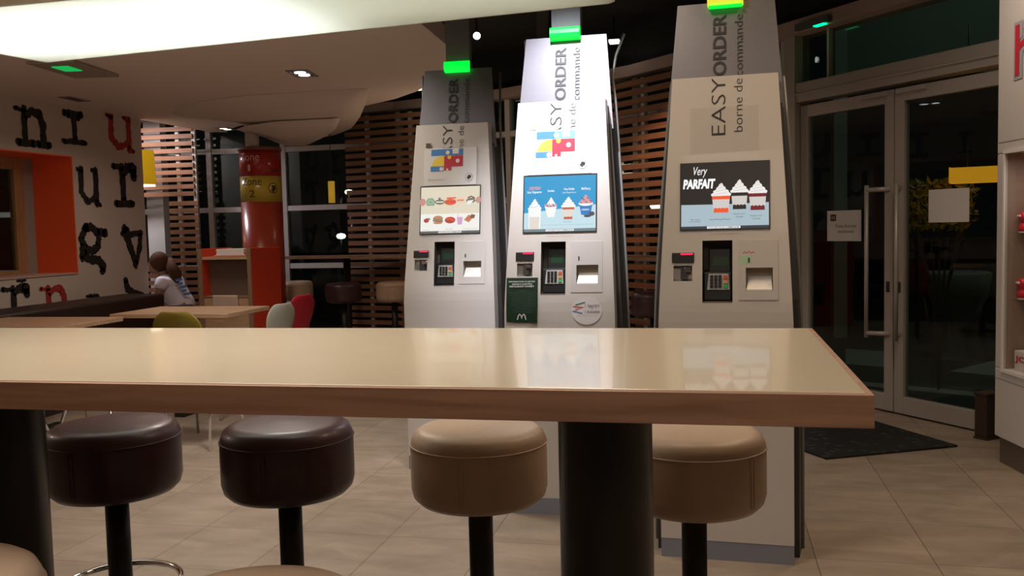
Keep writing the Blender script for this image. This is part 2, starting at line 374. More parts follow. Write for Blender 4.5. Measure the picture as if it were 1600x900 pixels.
# letters printed on the wall : strokes in a unit cell 0..1, y up
LET = {
 'n': ([([(.02, .95), (.3, .93)], .10), ([(.28, .95), (.28, .06)], .17), ([(.28, .72), (.5, .93), (.72, .88), (.82, .6), (.82, .08)], [.12, .16, .2, .18, .16]), ([(.06, .06), (.52, .06)], .15), ([(.64, .06), (1, .06)], .15)]),
 'i': ([([(.12, .92), (.82, .92)], .17), ([(.5, .85), (.52, .1)], .18), ([(.05, .06), (.95, .06)], .13), ([(.25, .86), (.7, .8)], .14)]),
 'u': ([([(.02, .95), (.22, .95)], .1), ([(.18, .95), (.16, .35), (.4, .10), (.62, .14), (.84, .34)], [.17, .17, .16, .13, .12]), ([(.84, .95), (.84, .06)], .18), ([(.8, .06), (1, .02)], .10), ([(.66, .94), (.86, .94)], .1)]),
 'r': ([([(.05, .93), (.45, .9)], .12), ([(.4, .92), (.42, .1)], .18), ([(.1, .06), (.78, .06)], .14), ([(.42, .7), (.6, .92), (.85, .9)], [.12, .2, .26]), ([(.86, .9), (.88, .7)], .2)]),
 'g': ([([(.28, .93), (.1, .72), (.22, .5), (.5, .46), (.72, .56), (.74, .8), (.5, .95), (.28, .93)], .16), ([(.7, .85), (1.0, .82)], .16), ([(.2, .5), (.14, .36), (.4, .28), (.72, .26), (.86, .1), (.8, .02)], [.14, .16, .16, .16, .18, .14]), ([(.12, .62), (.1, .3)], .12)]),
 'a': ([([(.05, .82), (.4, .80), (.95, .84)], [.12, .16, .14]), ([(.15, .92), (.3, .66), (.5, .34), (.62, .04)], [.2, .2, .2, .14]), ([(.92, .82), (.86, .5), (.64, .10)], [.14, .16, .15]), ([(.15, .98), (.3, .9)], .14)]),
 's': ([([(.05, .95), (.12, .5), (.45, .2), (.95, .1)], [.24, .3, .28, .16])]),
}
def wall_letter(ch, y0, y1, z0, z1, m, jit=.022):
    mb = MB(); W_, H_ = y1 - y0, z1 - z0
    T = frame((WX, y0, z0), (0, 1, 0), (0, 0, 1))
    for si, (path, wd) in enumerate(LET[ch]):
        sc_ = (W_ + H_) / 2
        mb.stroke([(a * W_, b * H_) for a, b in path], [q * sc_ * 1.22 for q in wd] if isinstance(wd, list) else wd * sc_ * 1.22, T, .002 + .0007 * si, 0, jit * sc_)
    o = mb.build('painted_letter', m, wl); return o
wall_letter('n', 6.72, 7.12, 2.10, 2.42, INKBLACK)
wall_letter('i', 7.29, 7.62, 2.16, 2.46, INKBLACK)
wall_letter('u', 7.92, 8.33, 2.15, 2.50, INKRED)
wall_letter('u', 7.46, 7.77, 1.60, 1.95, INKBLACK)
wall_letter('r', 7.97, 8.36, 1.60, 2.02, INKBLACK)
wall_letter('g', 7.43, 7.82, .96, 1.42, INKBLACK)
wall_letter('a', 8.06, 8.40, .98, 1.40, INKBLACK)
wall_letter('n', 6.90, 7.26, .62, .87, INKRED)
wall_letter('s', 8.08, 8.38, .68, .87, INKBLACK)
wall_letter('r', 6.45, 6.78, .66, .90, INKBLACK)
wall_letter('i', 6.2, 6.36, 2.12, 2.4, INKBLACK)
wall_letter('n', 7.50, 7.72, .50, .76, INKBLACK)
wall_letter('i', 6.62, 6.76, .90, .95, INKBLACK)
# orange reveal
rv = MB()
e = .006
rv.box(WX - .45, WX + .01, NY1 - .012, NY1 + e - .006, NZ0, NZ1, 0)
rv.box(WX - .45, WX + .01, NY0, NY1 - .012, NZ1 - .012, NZ1 - .001, 0)
rv.box(WX - .45, WX + .01, NY0, NY1 - .012, NZ0 + .001, NZ0 + .012, 1)
struct(rv.build('trim_6', [ORANGE, mat('pale_sill', (.6, .42, .38), .4)]))
wn = MB()
X0, X1 = WX - .46, WX - .41
wn.box(X0, X1, NY1 - .14, NY1 - .014, NZ0 + .013, NZ1 - .013, 1)
wn.box(X0, X1 + .01, NY1 - .26, NY1 - .14, NZ0 + .013, NZ1 - .013)
wn.box(X0, X1 + .01, NY0 + .01, NY1 - .26, NZ1 - .12, NZ1 - .013)
wn.box(X0, X1 + .01, NY0 + .01, NY1 - .26, NZ0 + .013, NZ0 + .05)
for yy in (5.5, 6.3): wn.box(X0, X1 + .01, yy, yy + .09, NZ0 + .05, NZ1 - .12)
w2 = struct(wn.build('window_2', [FRAMEWOOD, mat('grey_strip', (.30, .28, .26), .6)]))
MB().box(X0 + .02, X0 + .028, NY0 + .02, NY1 - .26, NZ0 + .05, NZ1 - .12).build('pane', GLASS, w2)

# ---- entrance doors (facade segment 0): t metres from the meeting stile, towards the camera on the right
A0 = Vector((1.178, 6.438)); DD = Vector((.603, -.798)); NN = Vector((-.798, -.603))   # NN into the room
def dT(t=0, off=0.): 
    p = A0 + DD * t + NN * off
    T = Matrix(((DD.x, NN.x, 0), (DD.y, NN.y, 0), (0, 0, 1))).to_4x4(); T.translation = (p.x, p.y, 0); return T
def dbox(mb, t0, t1, n0, n1, z0, z1, mi=0): return mb.box(t0, t1, n0, n1, z0, z1, mi, dT())
hd = MB()
dbox(hd, -.985, -.872, -.06, .08, 0, 2.645)
dbox(hd, .865, .98, -.06, .08, 0, 2.645)
dbox(hd, -.872, .865, -.06, .07, 2.16, 2.30)
dbox(hd, -.872, .865, .07, .085, 2.21, 2.225)
hdo = struct(hd.build('trim_7', ALU, bevel=.004))
g_ = MB(); dbox(g_, -.872, .865, -.01, .0, 2.30, 2.645); struct(g_.build('window_3', GLASS))
tm = MB(); dbox(tm, -.60, -.58, -.03, .03, 2.30, 2.645); struct(tm.build('trim_8', ALU))
ftd = MB(); dbox(ftd, .98, 1.7, -.1, .05, 0, 2.645); struct(ftd.build('wall_entrance', WALLM))
def leaf(n, t0, t1, hs):
    m = MB(); z1 = 2.135
    dbox(m, t0, t0 + .075, -.02, .03, .012, z1); dbox(m, t1 - .075, t1, -.02, .03, .012, z1)
    dbox(m, t0 + .075, t1 - .075, -.02, .03, .012, .125); dbox(m, t0 + .075, t1 - .075, -.02, .03, z1 - .085, z1)
    o = struct(m.build('door_%d' % n, ALU, bevel=.003))
    p_ = MB(); dbox(p_, t0 + .07, t1 - .07, .0, .008, .12, z1 - .08); p_.build('pane', GLASS, o)
    T = dT(); tt = hs
    hb = MB(); hb.tube([T @ Vector((tt, .10, .50)), T @ Vector((tt, .10, 1.52))], .014)
    for z in (.53, 1.49): hb.tube([T @ Vector((tt, .10, z)), T @ Vector((t1 - .03 if n == 1 else t0 + .03, .03, z))], .016)
    hb.build('door_handle', ALU, o)
    lk = MB(); lt = t1 - .04 if n == 1 else t0 + .04
    dbox(lk, lt - .012, lt + .012, .03, .037, .81, .88); lk.build('lock_plate', DARK, o)
    hg = MB(); 
    if n == 1: dbox(hg, t1 - .26, t1 - .03, .03, .055, 2.10, 2.13)
    else: dbox(hg, t0 + .03, t0 + .26, .03, .055, 2.10, 2.13)
    hg.build('door_closer', ALU, o)
    return o
leaf(1, -.865, -.004, -.165); leaf(2, .006, .86, .085)
# ================================================================== ENTRANCE THINGS
def door_paper(t0, t1, z0, z1, label, lines):
    m = MB(); T = frame(dT(t0, .0095) @ Vector((0, 0, z0)), (*DD, 0), (0, 0, 1)); W_, H_ = t1 - t0, z1 - z0
    Tn = frame(dT(t0, .0095) @ Vector((0, 0, z0)), (DD.x, DD.y, 0), (0, 0, 1))
    s_ = 1 if (Tn.col[2].xy.dot(NN) > 0) else -1
    m.prism([(0, 0), (W_, 0), (W_, H_), (0, H_)], Tn, .001 * s_)
    o = m.build('paper_notice', PAPER); tag(o, label, 'notice')
    if lines:
        k = MB(); k.rect(.10 * W_, .27 * W_, .66 * H_, .88 * H_, Tn, .0016 * s_, 0)
        put_text(k, 'M', .13 * W_, .24 * W_, .70 * H_, .84 * H_, Tn, .0022 * s_, 1, .01)
        put_text(k, lines[0], .26 * W_, .86 * W_, .44 * H_, .56 * H_, Tn, .0016 * s_, 0)
        put_text(k, lines[1], .32 * W_, .80 * W_, .27 * H_, .37 * H_, Tn, .0016 * s_, 0)
        k.build('print', [ink('print_grey', (45, 38, 38)), ink('print_light', (150, 140, 130))], o)
door_paper(-.618, -.298, 1.145, 1.36, 'white paper notice with black logo square and two lines on left door leaf', ("Porte d'entrée", 'condamnée'))
door_paper(.258, .553, 1.265, 1.47, 'blank pale paper sheet taped to the right door leaf', None)

# door mat
mm = bpy.data.materials.new('mat_pattern'); mm.use_nodes = True; nt = mm.node_tree; b = nt.nodes['Principled BSDF']; b.inputs['Roughness'].default_value = .9
tc = nt.nodes.new('ShaderNodeTexCoord'); vo = nt.nodes.new('ShaderNodeTexVoronoi'); vo.inputs['Scale'].default_value = 16; cr = nt.nodes.new('ShaderNodeValToRGB')
cr.color_ramp.elements[0].color = (.035, .035, .036, 1); cr.color_ramp.elements[0].position = .25; cr.color_ramp.elements[1].color = (.008, .008, .009, 1); cr.color_ramp.elements[1].position = .36
nt.links.new(tc.outputs['Object'], vo.inputs[0]); nt.links.new(vo.outputs['Distance'], cr.inputs[0]); nt.links.new(cr.outputs[0], b.inputs[0])
mp_ = [(.28, 5.555), (.585, 5.13), (1.335, 5.51), (1.02, 6.14), (.66, 6.19)]
mp_ = [(-.03, 5.80), (.585, 5.13), (1.335, 5.51), (.99, 6.19), (.62, 6.50)]
mp_ = [(.08, 5.95), (.585, 5.13), (1.335, 5.51), (.86, 6.36)]
dm = MB().prism(mp_, Matrix.Translation((0, 0, .001)), .012).build('door_mat', mm, bevel=.004)
tag(dm, 'black patterned door mat on the tiles before the glass entrance doors', 'mat')

# dark wooden box by the right door leaf
wb = MB(); T = dT(.76, .10)
wb.box(-.03, .05, -.05, .07, .012, .26, 0, T); wb.box(-.036, .056, -.056, .076, .26, .275, 0, T); wb.box(-.036, .056, -.056, .076, 0, .012, 0, T)
tag(wb.build('wooden_box', mat('dark_wood', (.05, .028, .018), .5, noise=.2), bevel=.004), 'small dark wooden box on the floor beside the right door leaf', 'box')

# toy display cabinet (right edge)
CW = mat('cabinet_white', (.66, .63, .62), .4)
ctx = Vector((1.442, 5.221)); cd = Vector((.172, -.985)).normalized(); cn = Vector((cd.y * -1, cd.x)) ; cn = cn if cn.x > 0 else -cn
cab = thing('display_cabinet', 'tall white toy display cabinet with red lettering and glass front at right edge', 'cabinet', (ctx.x, ctx.y, 0))
def cT(): return Matrix(((cd.x, cn.x, 0), (cd.y, cn.y, 0), (0, 0, 1))).to_4x4()
def cbox(mb, a0, a1, d0, d1, z0, z1, mi=0): return mb.box(a0, a1, d0, d1, z0, z1, mi, cT())
m = MB(); L_ = 1.15; D_ = .62
cbox(m, 0, L_, 0, D_, .14, .505); cbox(m, 0, L_, 0, D_, 1.615, 2.9)
cbox(m, 0, .075, 0, D_, .505, 1.615); cbox(m, L_ - .075, L_, 0, D_, .505, 1.615); cbox(m, .075, L_ - .075, D_ - .03, D_, .505, 1.615)
m.build('cabinet_body', CW, cab, bevel=.006)
m = MB(); cbox(m, .0755, L_ - .0755, D_ - .034, D_ - .0305, .506, 1.614); cbox(m, .0755, .0775, .02, D_ - .0345, .506, 1.614); m.build('back_board', mat('cabinet_back', (.36, .26, .21), .6), cab)
m = MB(); cbox(m, .02, L_ - .02, .02, D_ - .02, 0, .14); m.build('plinth', mat('brown_plinth', (.13, .10, .08), .5), cab)
m = MB(); cbox(m, .075, .09, -.008, .0, .505, 1.615); cbox(m, .075, L_ - .075, -.008, 0, .49, .508); cbox(m, .075, L_ - .075, -.008, 0, 1.612, 1.63)
cbox(m, L_ - .09, L_ - .075, -.008, 0, .505, 1.615)
m.build('window_trim', mat('white_trim', (.85, .84, .83), .35), cab)
m = MB(); cbox(m, .078, L_ - .078, .012, .017, .508, 1.612); m.build('glass_pane', CLEAR, cab)
for z in (.86, 1.20):
    m = MB(); cbox(m, .077, L_ - .077, .03, D_ - .032, z, z + .008); m.build('glass_shelf', CLEAR, cab)
for zz_ in (1.672, .448): m = MB(); cbox(m, .001, L_ - .001, -.0015, 0, zz_, zz_ + .003, 0); m.build('panel_seam', mat('seam_grey', (.30, .28, .27), .6), cab)
Tc = frame((0, 0, 0), (cd.x, cd.y, 0), (0, 0, 1)); Tc = Tc if Tc.col[2].xy.dot(cn) < 0 else Tc
sg = 1 if Tc.col[2].xy.dot(cn) < 0 else -1
m = MB(); put_text(m, 'happy', .165, 1.06, 1.89, 2.25, Tc, .003 * sg, 0, .075); lo_ = m.build('lettering', mat('sign_outline', (.42, .38, .46), .4), cab)
m = MB(); put_text(m, 'happy', .18, 1.045, 1.905, 2.235, Tc, .005 * sg, 0, .01); m.build('letter_face', mat('sign_red', (.62, .03, .05), .4), lo_)
lt = area('cabinet_fill', tuple((ctx + cd * .4 + cn * .2)) + (1.59,), .5, 1.0, NEUT, sy=.3)  # unseen light added to brighten the inside of the cabinet
# toys inside
def cabp(a, d, z): p = ctx + cd * a + cn * d; return (p.x, p.y, z)
def toy_ball(a, z, label, base):
    o = thing('toy_figure', label, 'toy', cabp(a, .08, z), 0)
    MB().lathe([(0, 0), (.022, .004), (.03, .02), (.022, .045), (.014, .055), (.026, .065), (.03, .085), (.02, .105), (0, .11)], n=20).build('toy_body', mat('toy_red', (.72, .03, .05), .3), o)
    for s_ in (-1, 1): MB().lathe([(0, -.008), (.007, -.004), (.008, 0), (.007, .004), (0, .008)], (-.024, s_ * .012, .085), n=10).build('eye', mat('toy_white', (.85, .85, .85), .3), o)
    MB().lathe([(0, 0), (.024, 0), (.026, .006), (.015, .012), (0, .012)], (0, 0, -.0), n=16).build('foot', mat('toy_white', (.85, .85, .85), .3), o)
toy_ball(.125, 1.208 - .0, 'red toy figure with white eyes on the upper glass shelf', 0)
toy_ball(.12, .868, 'red toy figure with white eyes on the lower glass shelf', 0)
def toy_box(a0, a1, d0, d1, z, h, col, label, txt=None, tcol=None):
    m = MB(); T = cT().copy(); T.translation = (0, 0, 0)
    o = thing('toy_box', label, 'box', cabp(a0, d0, z))
    m.box(0, a1 - a0, 0, d1 - d0, 0, h, 0, T).build('carton', mat('carton_' + str(len(MT)), col, .45), o, bevel=.002)
    if txt:
        k = MB(); put_text(k, txt, .01, a1 - a0 - .01, h * .35, h * .75, Tc, .002 * sg, 0, .03); k.build('print', tcol, o)
    return o
toy_box(.15, .36, .12, .22, 1.208, .20, (.85, .22, .03), 'orange toy carton on the upper glass shelf of the cabinet')
toy_box(.12, .34, .15, .24, .868, .20, (.12, .42, .04), 'bright green toy carton on the lower glass shelf of the cabinet')
toy_box(.10, .34, .05, .12, .5055, .10, (.80, .74, .74), 'low white toy carton with red print at bottom of the cabinet', 'JOJO', mat('sign_red'))

# emergency exit light on the beam
eT = dT(-.62, .0)
m = MB(); m.box(-.16, .16, .121, .16, 2.655, 2.70, 0, eT)
ex = m.build('exit_light', mat('exit_housing', (.10, .11, .10), .5)); tag(ex, 'emergency light with green lamp on the pale beam above the entrance doors', 'emergency light')
MB().box(.02, .12, .122, .155, 2.648, 2.656, 0, eT).build('lens', mat('exit_green', (.0, .3, .08), .4, emit=(.0, 1, .25), es=3.), ex)

# ================================================================== OUTSIDE
STR = mat('road_paint', (.40, .41, .39), .7)
for i, (pts, lab) in enumerate((([(2.1, 9.0), (2.55, 8.7), (3.3, 9.6), (2.85, 9.9)], 'pale painted stripe on the dark pavement outside, seen through right door leaf'), ([(1.25, 9.4), (1.6, 9.2), (1.75, 10.3), (1.4, 10.5)], 'pale painted stripe on the dark pavement outside, seen through left door leaf'), ([(1.0, 8.3), (3.2, 7.1), (3.3, 7.25), (1.1, 8.45)], 'long thin pale kerb line on the pavement just outside the doors'))):
    o = MB().prism(pts, Matrix.Translation((0, 0, -.12)), .004).build('road_marking', STR); tag(o, lab, 'road marking')
# shrub and yellow lamp built outside to stand in for reflections in the glass
def shrub(c, label):
    o = thing('shrub', label, 'shrub', (c.x, c.y, -.12))
    h = c.z + .12
    st = MB()
    for k in range(7):
        a = k * .9; st.tube([(0, 0, 0), (.05 * math.cos(a), .05 * math.sin(a), h * .5), (.22 * math.cos(a), .22 * math.sin(a), h + .1 * math.sin(k))], .008, 6)
    st.build('stems', mat('bark', (.10, .07, .05), .8), o)
    lv = MB()
    for k in range(700):
        a = random.uniform(0, 2 * PI); rr = .27 * random.random() ** .5; z = h + random.uniform(-.20, .20)
        p = Vector((rr * math.cos(a), rr * math.sin(a), z)); u = Vector([random.uniform(-1, 1) for _ in range(3)]).normalized(); v = u.orthogonal().normalized()
        s_ = random.uniform(.02, .04)
        lv.add([p - u * s_, p + v * s_ * .5, p + u * s_, p - v * s_ * .5], [(0, 1, 2, 3)])
    lv.build('foliage', mat('yellow_leaves', (.75, .52, .03), .6), o)
shrub(at(1468, 320, 7.4), 'yellow leaved shrub built outside the right door leaf in place of reflected plants')
yl = at(1523, 273, 6.9)
yo = thing('lamp_stand_in', 'long yellow rectangular lamp placed behind the right door leaf in place of its reflection', 'lamp', (yl.x + .05, yl.y - .01, yl.z - .06), -.30)
LY = mat('reflected_shade_lit', (.55, .33, .04), .6, emit=srgb(235, 150, 35), es=.8)
m = MB(); m.box(-.22, .26, -.11, -.10, 0, .115); m.box(-.22, .26, .10, .11, 0, .115); m.box(-.22, -.21, -.10, .10, 0, .12); m.box(.25, .26, -.10, .10, 0, .12); m.build('lamp_shade', LY, yo, bevel=.003)
m = MB(); m.tube([(-.1, 0, .12), (-.1, 0, 1.2)], .004, 6); m.tube([(.14, 0, .12), (.14, 0, 1.2)], .004, 6); m.box(-.21, .25, -.012, .012, .10, .115); m.build('suspension', BLACKM, yo)
# round planter outside
pl = at(1497, 445, 9.0)
m = MB().lathe([(.14, 0), (.15, .03), (.09, .10), (.085, .34), (.16, .44), (.26, .62), (.30, .86), (.27, .88), (.25, .84), (0, .80)], n=32)
o = m.build('planter', mat('planter_grey', (.20, .21, .19), .6)); o.location = (pl.x, pl.y, -.12); tag(o, 'pale goblet shaped planter outside behind the right door leaf', 'planter')
# street lights far outside
for px, py, Z, lab in ((533, 369, 30, 'distant street lamp glowing low in the dark window left of slat screen'), (545, 300, 34, 'distant street lamp glowing in the dark window near upper slat screen'), (352, 402, 28, 'distant street lamp glowing through window between screen and column'), (1024, 322, 26, 'distant street lamp seen between slats beside the right kiosk')):
    p = at(px, py, Z); o = thing('street_lamp', lab, 'street lamp', (p.x, p.y, -.12))
    MB().lathe([(0, -.10), (.12, -.07), (.16, 0), (.12, .07), (0, .1)], (0, 0, p.z + .12), n=16).build('lamp_head', mat('street_glow', (.5, .5, .5), .5, emit=(1, .92, .8), es=2.5), o)
    MB().tube([(0, 0, 0), (0, 0, p.z + .03)], .03, 8).build('pole', BLACKM, o)

# ================================================================== SLAT SCREENS
def slat_screen(a, b, zs, label, posts, group_rects=None):
    a = Vector(a); b = Vector(b); d = (b - a); L = d.length; d.normalize(); n = Vector((d.y, -d.x)); n = n if n.y < 0 else -n
    o = thing('slat_screen', label, 'slat screen', (a.x, a.y, 0), math.atan2(d.y, d.x))
    sg_ = -1   # room side is local -y
    m = MB()
    for (u0, u1, z0, z1) in (group_rects or [(0, L, .06, zs)]):
        z = z0
        while z < z1 - .03:
            m.box(u0, u1, -.035, -.012, z, z + .050); z += .0825
    m.build('slats', SLATWOOD, o)
    for u in posts:
        MB().box(u - .022, u + .022, -.010, .03, 0, zs).build('post', mat('post_pale', (.62, .58, .54), .5), o)
    return o
slat_screen((-4.10, 9.93), (-2.85, 9.66), 2.60, 'wide brown wooden slat screen in front of windows left of the left kiosk', (.28, .85, 1.25))
slat_screen((-.95, 8.66), (.36, 7.31), 2.60, 'reddish lit wooden slat screen between the middle and right kiosk', (.50, .95, 1.35))
slat_screen((-6.85, 9.55), (-5.80, 9.62), 2.60, 'pale wooden slat screen with a cut-out behind the seated person', (.05, .80, 1.0), [(0, 1.05, .06, .98), (.68, 1.04, .98, 1.75), (0, 1.0, 1.75, 2.56)])

# ================================================================== COLUMN
cp = at(411, 360, 9.6); cr_ = .212
col = thing('column', 'round red advertising column with Zone 1 and Zone 2 bands', 'column', (cp.x, cp.y, 0))
MB().lathe([(cr_, 0), (cr_, 1.62)], n=64).build('lower_shaft', mat('column_red', (.34, .040, .018), .28, coat=.3), col)
MB().lathe([(cr_, 1.62), (cr_, 1.885)], n=64).build('yellow_band', mat('column_yellow', (.50, .36, .04), .28, coat=.3), col)
MB().lathe([(cr_, 1.885), (cr_, 2.15)], n=64).build('red_band', mat('column_bright_red', (.38, .02, .012), .28, coat=.3), col)
MB().lathe([(cr_ + .008, 2.15), (cr_ + .008, 2.185), (cr_ - .01, 2.185)], n=64).build('top_ring', mat('ring_dark', (.20, .08, .06), .4), col)
MB().lathe([(.07, 2.0), (.07, 2.5)], (-.08, 0, 0), n=24).build('upper_pipe', mat('pipe_white', (.6, .56, .52), .5), col)
def cyl_text(mb, s, a0, a1, z0, z1, mi, bold=0.):     # text wrapped on the column, angles in degrees seen from the camera
    vs, fs = text_geo(s, bold); ax = min(v[0] for v in vs); bx = max(v[0] for v in vs); ay = min(v[1] for v in vs); by = max(v[1] for v in vs)
    base = math.atan2(-cp.y, -cp.x)
    out = []
    for x, y, z in vs:
        a = math.radians(a0 + (a1 - a0) * (x - ax) / (bx - ax)) + base
        out.append(((cr_ + .002) * math.cos(a), (cr_ + .002) * math.sin(a), z0 + (z1 - z0) * (y - ay) / (by - ay)))
    mb.add(out, fs, mi)
CW_, CB_ = mat('column_white_ink', (.75, .45, .42), .5), mat('column_black_ink', (.03, .02, .02), .5)
for t_, a0, a1, z0, z1, im in (('Zone', -62, -2, 2.04, 2.12, CW_), ('1', -36, -28, 1.935, 2.00, CW_), ('Zone', -58, 2, 1.79, 1.87, CB_), ('2', -34, -18, 1.67, 1.74, CB_), ('>>>', 26, 58, 1.915, 1.965, CB_)):
    m = MB(); cyl_text(m, t_, a0, a1, z0, z1, 0); m.build('lettering', im, col)
m = MB()
base = math.atan2(-cp.y, -cp.x)
for r0, zz, ang in ((.055, 1.76, 34),):
    ring = []
    N = 28
    for k in range(N):
        for rr in (r0, r0 - .008):
            a = base + math.radians(ang) + rr * math.cos(2 * PI * k / N) / cr_; ring.append(((cr_ + .002) * math.cos(a), (cr_ + .002) * math.sin(a), zz + rr * math.sin(2 * PI * k / N)))
    m.add(ring, [(2 * k, 2 * ((k + 1) % N), 2 * ((k + 1) % N) + 1, 2 * k + 1) for k in range(N)], 1)
    for ox, oz, rr in ((0, .012, .018), (.012, -.004, .02), (-.008, -.02, .016), (.0, -.034, .012), (.02, .014, .012)):
        m.add([((cr_ + .0025) * math.cos(base + math.radians(ang) + (ox + rr * math.cos(2 * PI * k / 12)) / cr_), (cr_ + .0025) * math.sin(base + math.radians(ang) + (ox + rr * math.cos(2 * PI * k / 12)) / cr_), zz + oz + rr * math.sin(2 * PI * k / 12)) for k in range(12)], [tuple(range(12))], 1)
m.build('round_symbol', [CW_, CB_], col)

# ================================================================== BAR TABLE
TZ = 1.05
tb = thing('bar_table', 'long high bar table with pale laminate top and thick wooden edge', 'table', (-1.9, 1.795, 0))
ox, oy = -1.9, 1.795
m = MB(); m.box(-3.4 - ox, .212 - ox, 1.382 - oy, 2.205 - oy, TZ - .046, TZ); m.build('tabletop', LAMINATE, tb, bevel=.0015)
m = MB(); m.box(-3.4 - ox, .222 - ox, 1.370 - oy, 1.3815 - oy, TZ - .050, TZ - .0015); m.box(-3.4 - ox, .222 - ox, 2.2055 - oy, 2.217 - oy, TZ - .05, TZ - .0015); m.box(.2125 - ox, .222 - ox, 1.3815 - oy, 2.2055 - oy, TZ - .05, TZ - .0015)
m.build('edge_band', EDGEWOOD, tb, bevel=.001)
for x in (-.212, -1.60):
    lg = MB().lathe([(.24, 0), (.24, .012), (.092, .02), (.092, TZ - .06), (.16, TZ - .058), (.16, TZ - .047)], (x - ox, 1.77 - oy, 0), n=48).build('leg', BLACKM, tb)

# ================================================================== STOOLS
def make_stool(lm, label):
    s_ = thing('bar_stool', label, 'stool')
    r = .185; zt = .765; zb = .560
    prof = [(0, zb), (r - .045, zb), (r - .022, zb + .006), (r - .006, zb + .022), (r, zb + .045), (r, zt - .05), (r - .003, zt - .030), (r - .011, zt - .013), (r - .026, zt - .003), (r - .05, zt), (0, zt + .004)]
    MB().lathe(prof, n=56).build('seat', lm, s_)
    sm = MB(); sm.tube([((r + .0005) * math.cos(2 * PI * k / 56), (r + .0005) * math.sin(2 * PI * k / 56), zt - .042) for k in range(56)], .0022, 6, closed=True)
    for dx in (-.006, .006): sm.tube([(dx, -(r + .0008), zt - .045), (dx, -(r + .0008), zb + .03)], .0012, 5)
    sm.build('seam', lm, s_)
    MB().lathe([(.033, .02), (.033, zb)], n=24).build('pole', BLACKM, s_)
    MB().lathe([(.20, 0), (.20, .008), (.19, .014), (.05, .022), (.033, .03)], n=40).build('base_plate', BLACKM, s_)
    fr_ = MB(); fr_.tube([(.165 * math.cos(2 * PI * k / 48), .165 * math.sin(2 * PI * k / 48), .165) for k in range(48)], .009, 10, closed=True)
    for a in (0, PI): fr_.tube([(.03 * math.cos(a), .03 * math.sin(a), .165), (.165 * math.cos(a), .165 * math.sin(a), .165)], .008, 8)
    fr_.build('footring', CHROME, s_)
    return s_
DS = make_stool(BROWNLEATHER, 'dark brown leather bar stool left of the other dark stool behind the bar table'); DS.location = (-1.70, 2.30, 0); DS['group'] = 'stools at the bar table'
d2s = dup(DS, (-1.185, 2.36, 0), .1, 'dark brown leather bar stool behind the bar table beside the left beige stool', 'stools at the bar table')
for ch in C.objects:
    if ch.parent == DS and ch.name.startswith('footring'): ch.location.z = .125
BS = make_stool(BEIGELEATHER, 'beige leather bar stool with front seam behind the bar table, left of the black leg'); BS.location = (-.628, 2.37, 0); BS['group'] = 'stools at the bar table'
dup(BS, (-.057, 2.40, 0), .9, 'beige leather bar stool partly hidden by the black table leg, in front of right kiosk', 'stools at the bar table')
dup(BS, (-1.262, 1.20, 0), .5, 'beige leather bar stool at the near side of the table, bottom left corner', 'stools at the bar table')
dup(BS, (-.665, 1.178, 0), .7, 'beige leather bar stool at the near side, only its seat top showing', 'stools at the bar table')
def gp(px, py, Z): p = at(px, py, Z); return (p.x, p.y, 0)
dup(BS, gp(463, 460, 10.05), 0, 'beige leather stool at the window counter behind the red shell chair', 'stools at the window counter')
dup(d2s, gp(537, 460, 9.5), 0, 'dark brown leather stool at the window counter between the two beige ones', 'stools at the window counter')
dup(BS, gp(616, 460, 9.5), 0, 'beige leather stool at the window counter just left of the left kiosk', 'stools at the window counter')
dup(d2s, gp(1022, 480, 7.3), 0, 'dark stool in the gap between the middle and right kiosk', 'stools at the window counter')

# window counter
ct = thing('window_counter', 'narrow wooden window counter running along the facade behind the kiosks', 'counter', (-4.0, 9.3, 0))
m = MB(); seg = [Vector(p) for p in ((.05, 7.75), (-.673, 8.587), (-2.1, 9.55), (-3.5, 10.05), (-4.75, 10.11))]
A = poly_in(.34 * SGN, seg); B = poly_in(.66 * SGN, seg)
for k in range(len(seg) - 1):
    vs = [(q.x + 4, q.y - 9.3, z) for z in (1.0, 1.03) for q in (A[k], A[k + 1], B[k + 1], B[k])]
    m.add(vs, [(0, 3, 2, 1), (4, 5, 6, 7), (0, 1, 5, 4), (1, 2, 6, 5), (2, 3, 7, 6), (3, 0, 4, 7)])
m.build('countertop', wood_mat('counter_wood', (.28, .17, .11), (.38, .24, .16), .3), ct)
for k, q in enumerate((Vector((-4.02, 9.62)), Vector((-2.2, 9.10)), Vector((-.85, 8.25)))):
    MB().lathe([(.15, 0), (.15, .01), (.04, .02), (.04, 1.0)], (q.x + 4, q.y - 9.3, 0), n=24).build('leg', BLACKM, ct)

# ================================================================== KIOSKS
SL = .183
def ky(z): 
    if z < .88: return 0.
    if z < 1.02: return SL * (z - .88) ** 2 / .28
    return SL * (z - .95)
def kw(z):
    if z <= .9: return .249
    t = (z - .9) / (1.866 - .9); return .249 - .049 * (t ** 1.15)
def kw2(z):
    if z <= .85: return .283
    if z <= 1.9: t = (z - .85) / 1.05; return .283 - .066 * (t ** 1.3)
    return .217 - (z - 1.9) / .28 * .022
AN = math.atan(SL)
def kT(off=0.):      # frame on the leaning face: x = u, y = height parameter z (unscaled), normal to the viewer
    T = Matrix(((1, 0, 0, 0), (0, SL, -math.cos(AN), -SL * .95), (0, 1, math.sin(AN) * -1, 0), (0, 0, 0, 1)))
    T = T @ Matrix.Translation((0, 0, off)); return T
HEADT = None
YEL = mat('kiosk_lamp_yellow', (.5, .5, .05), .4, emit=srgb(225, 215, 60), es=.9)
GRN = mat('kiosk_lamp_green', (.0, .4, .05), .4, emit=(.0, 1.0, .06), es=1.0)
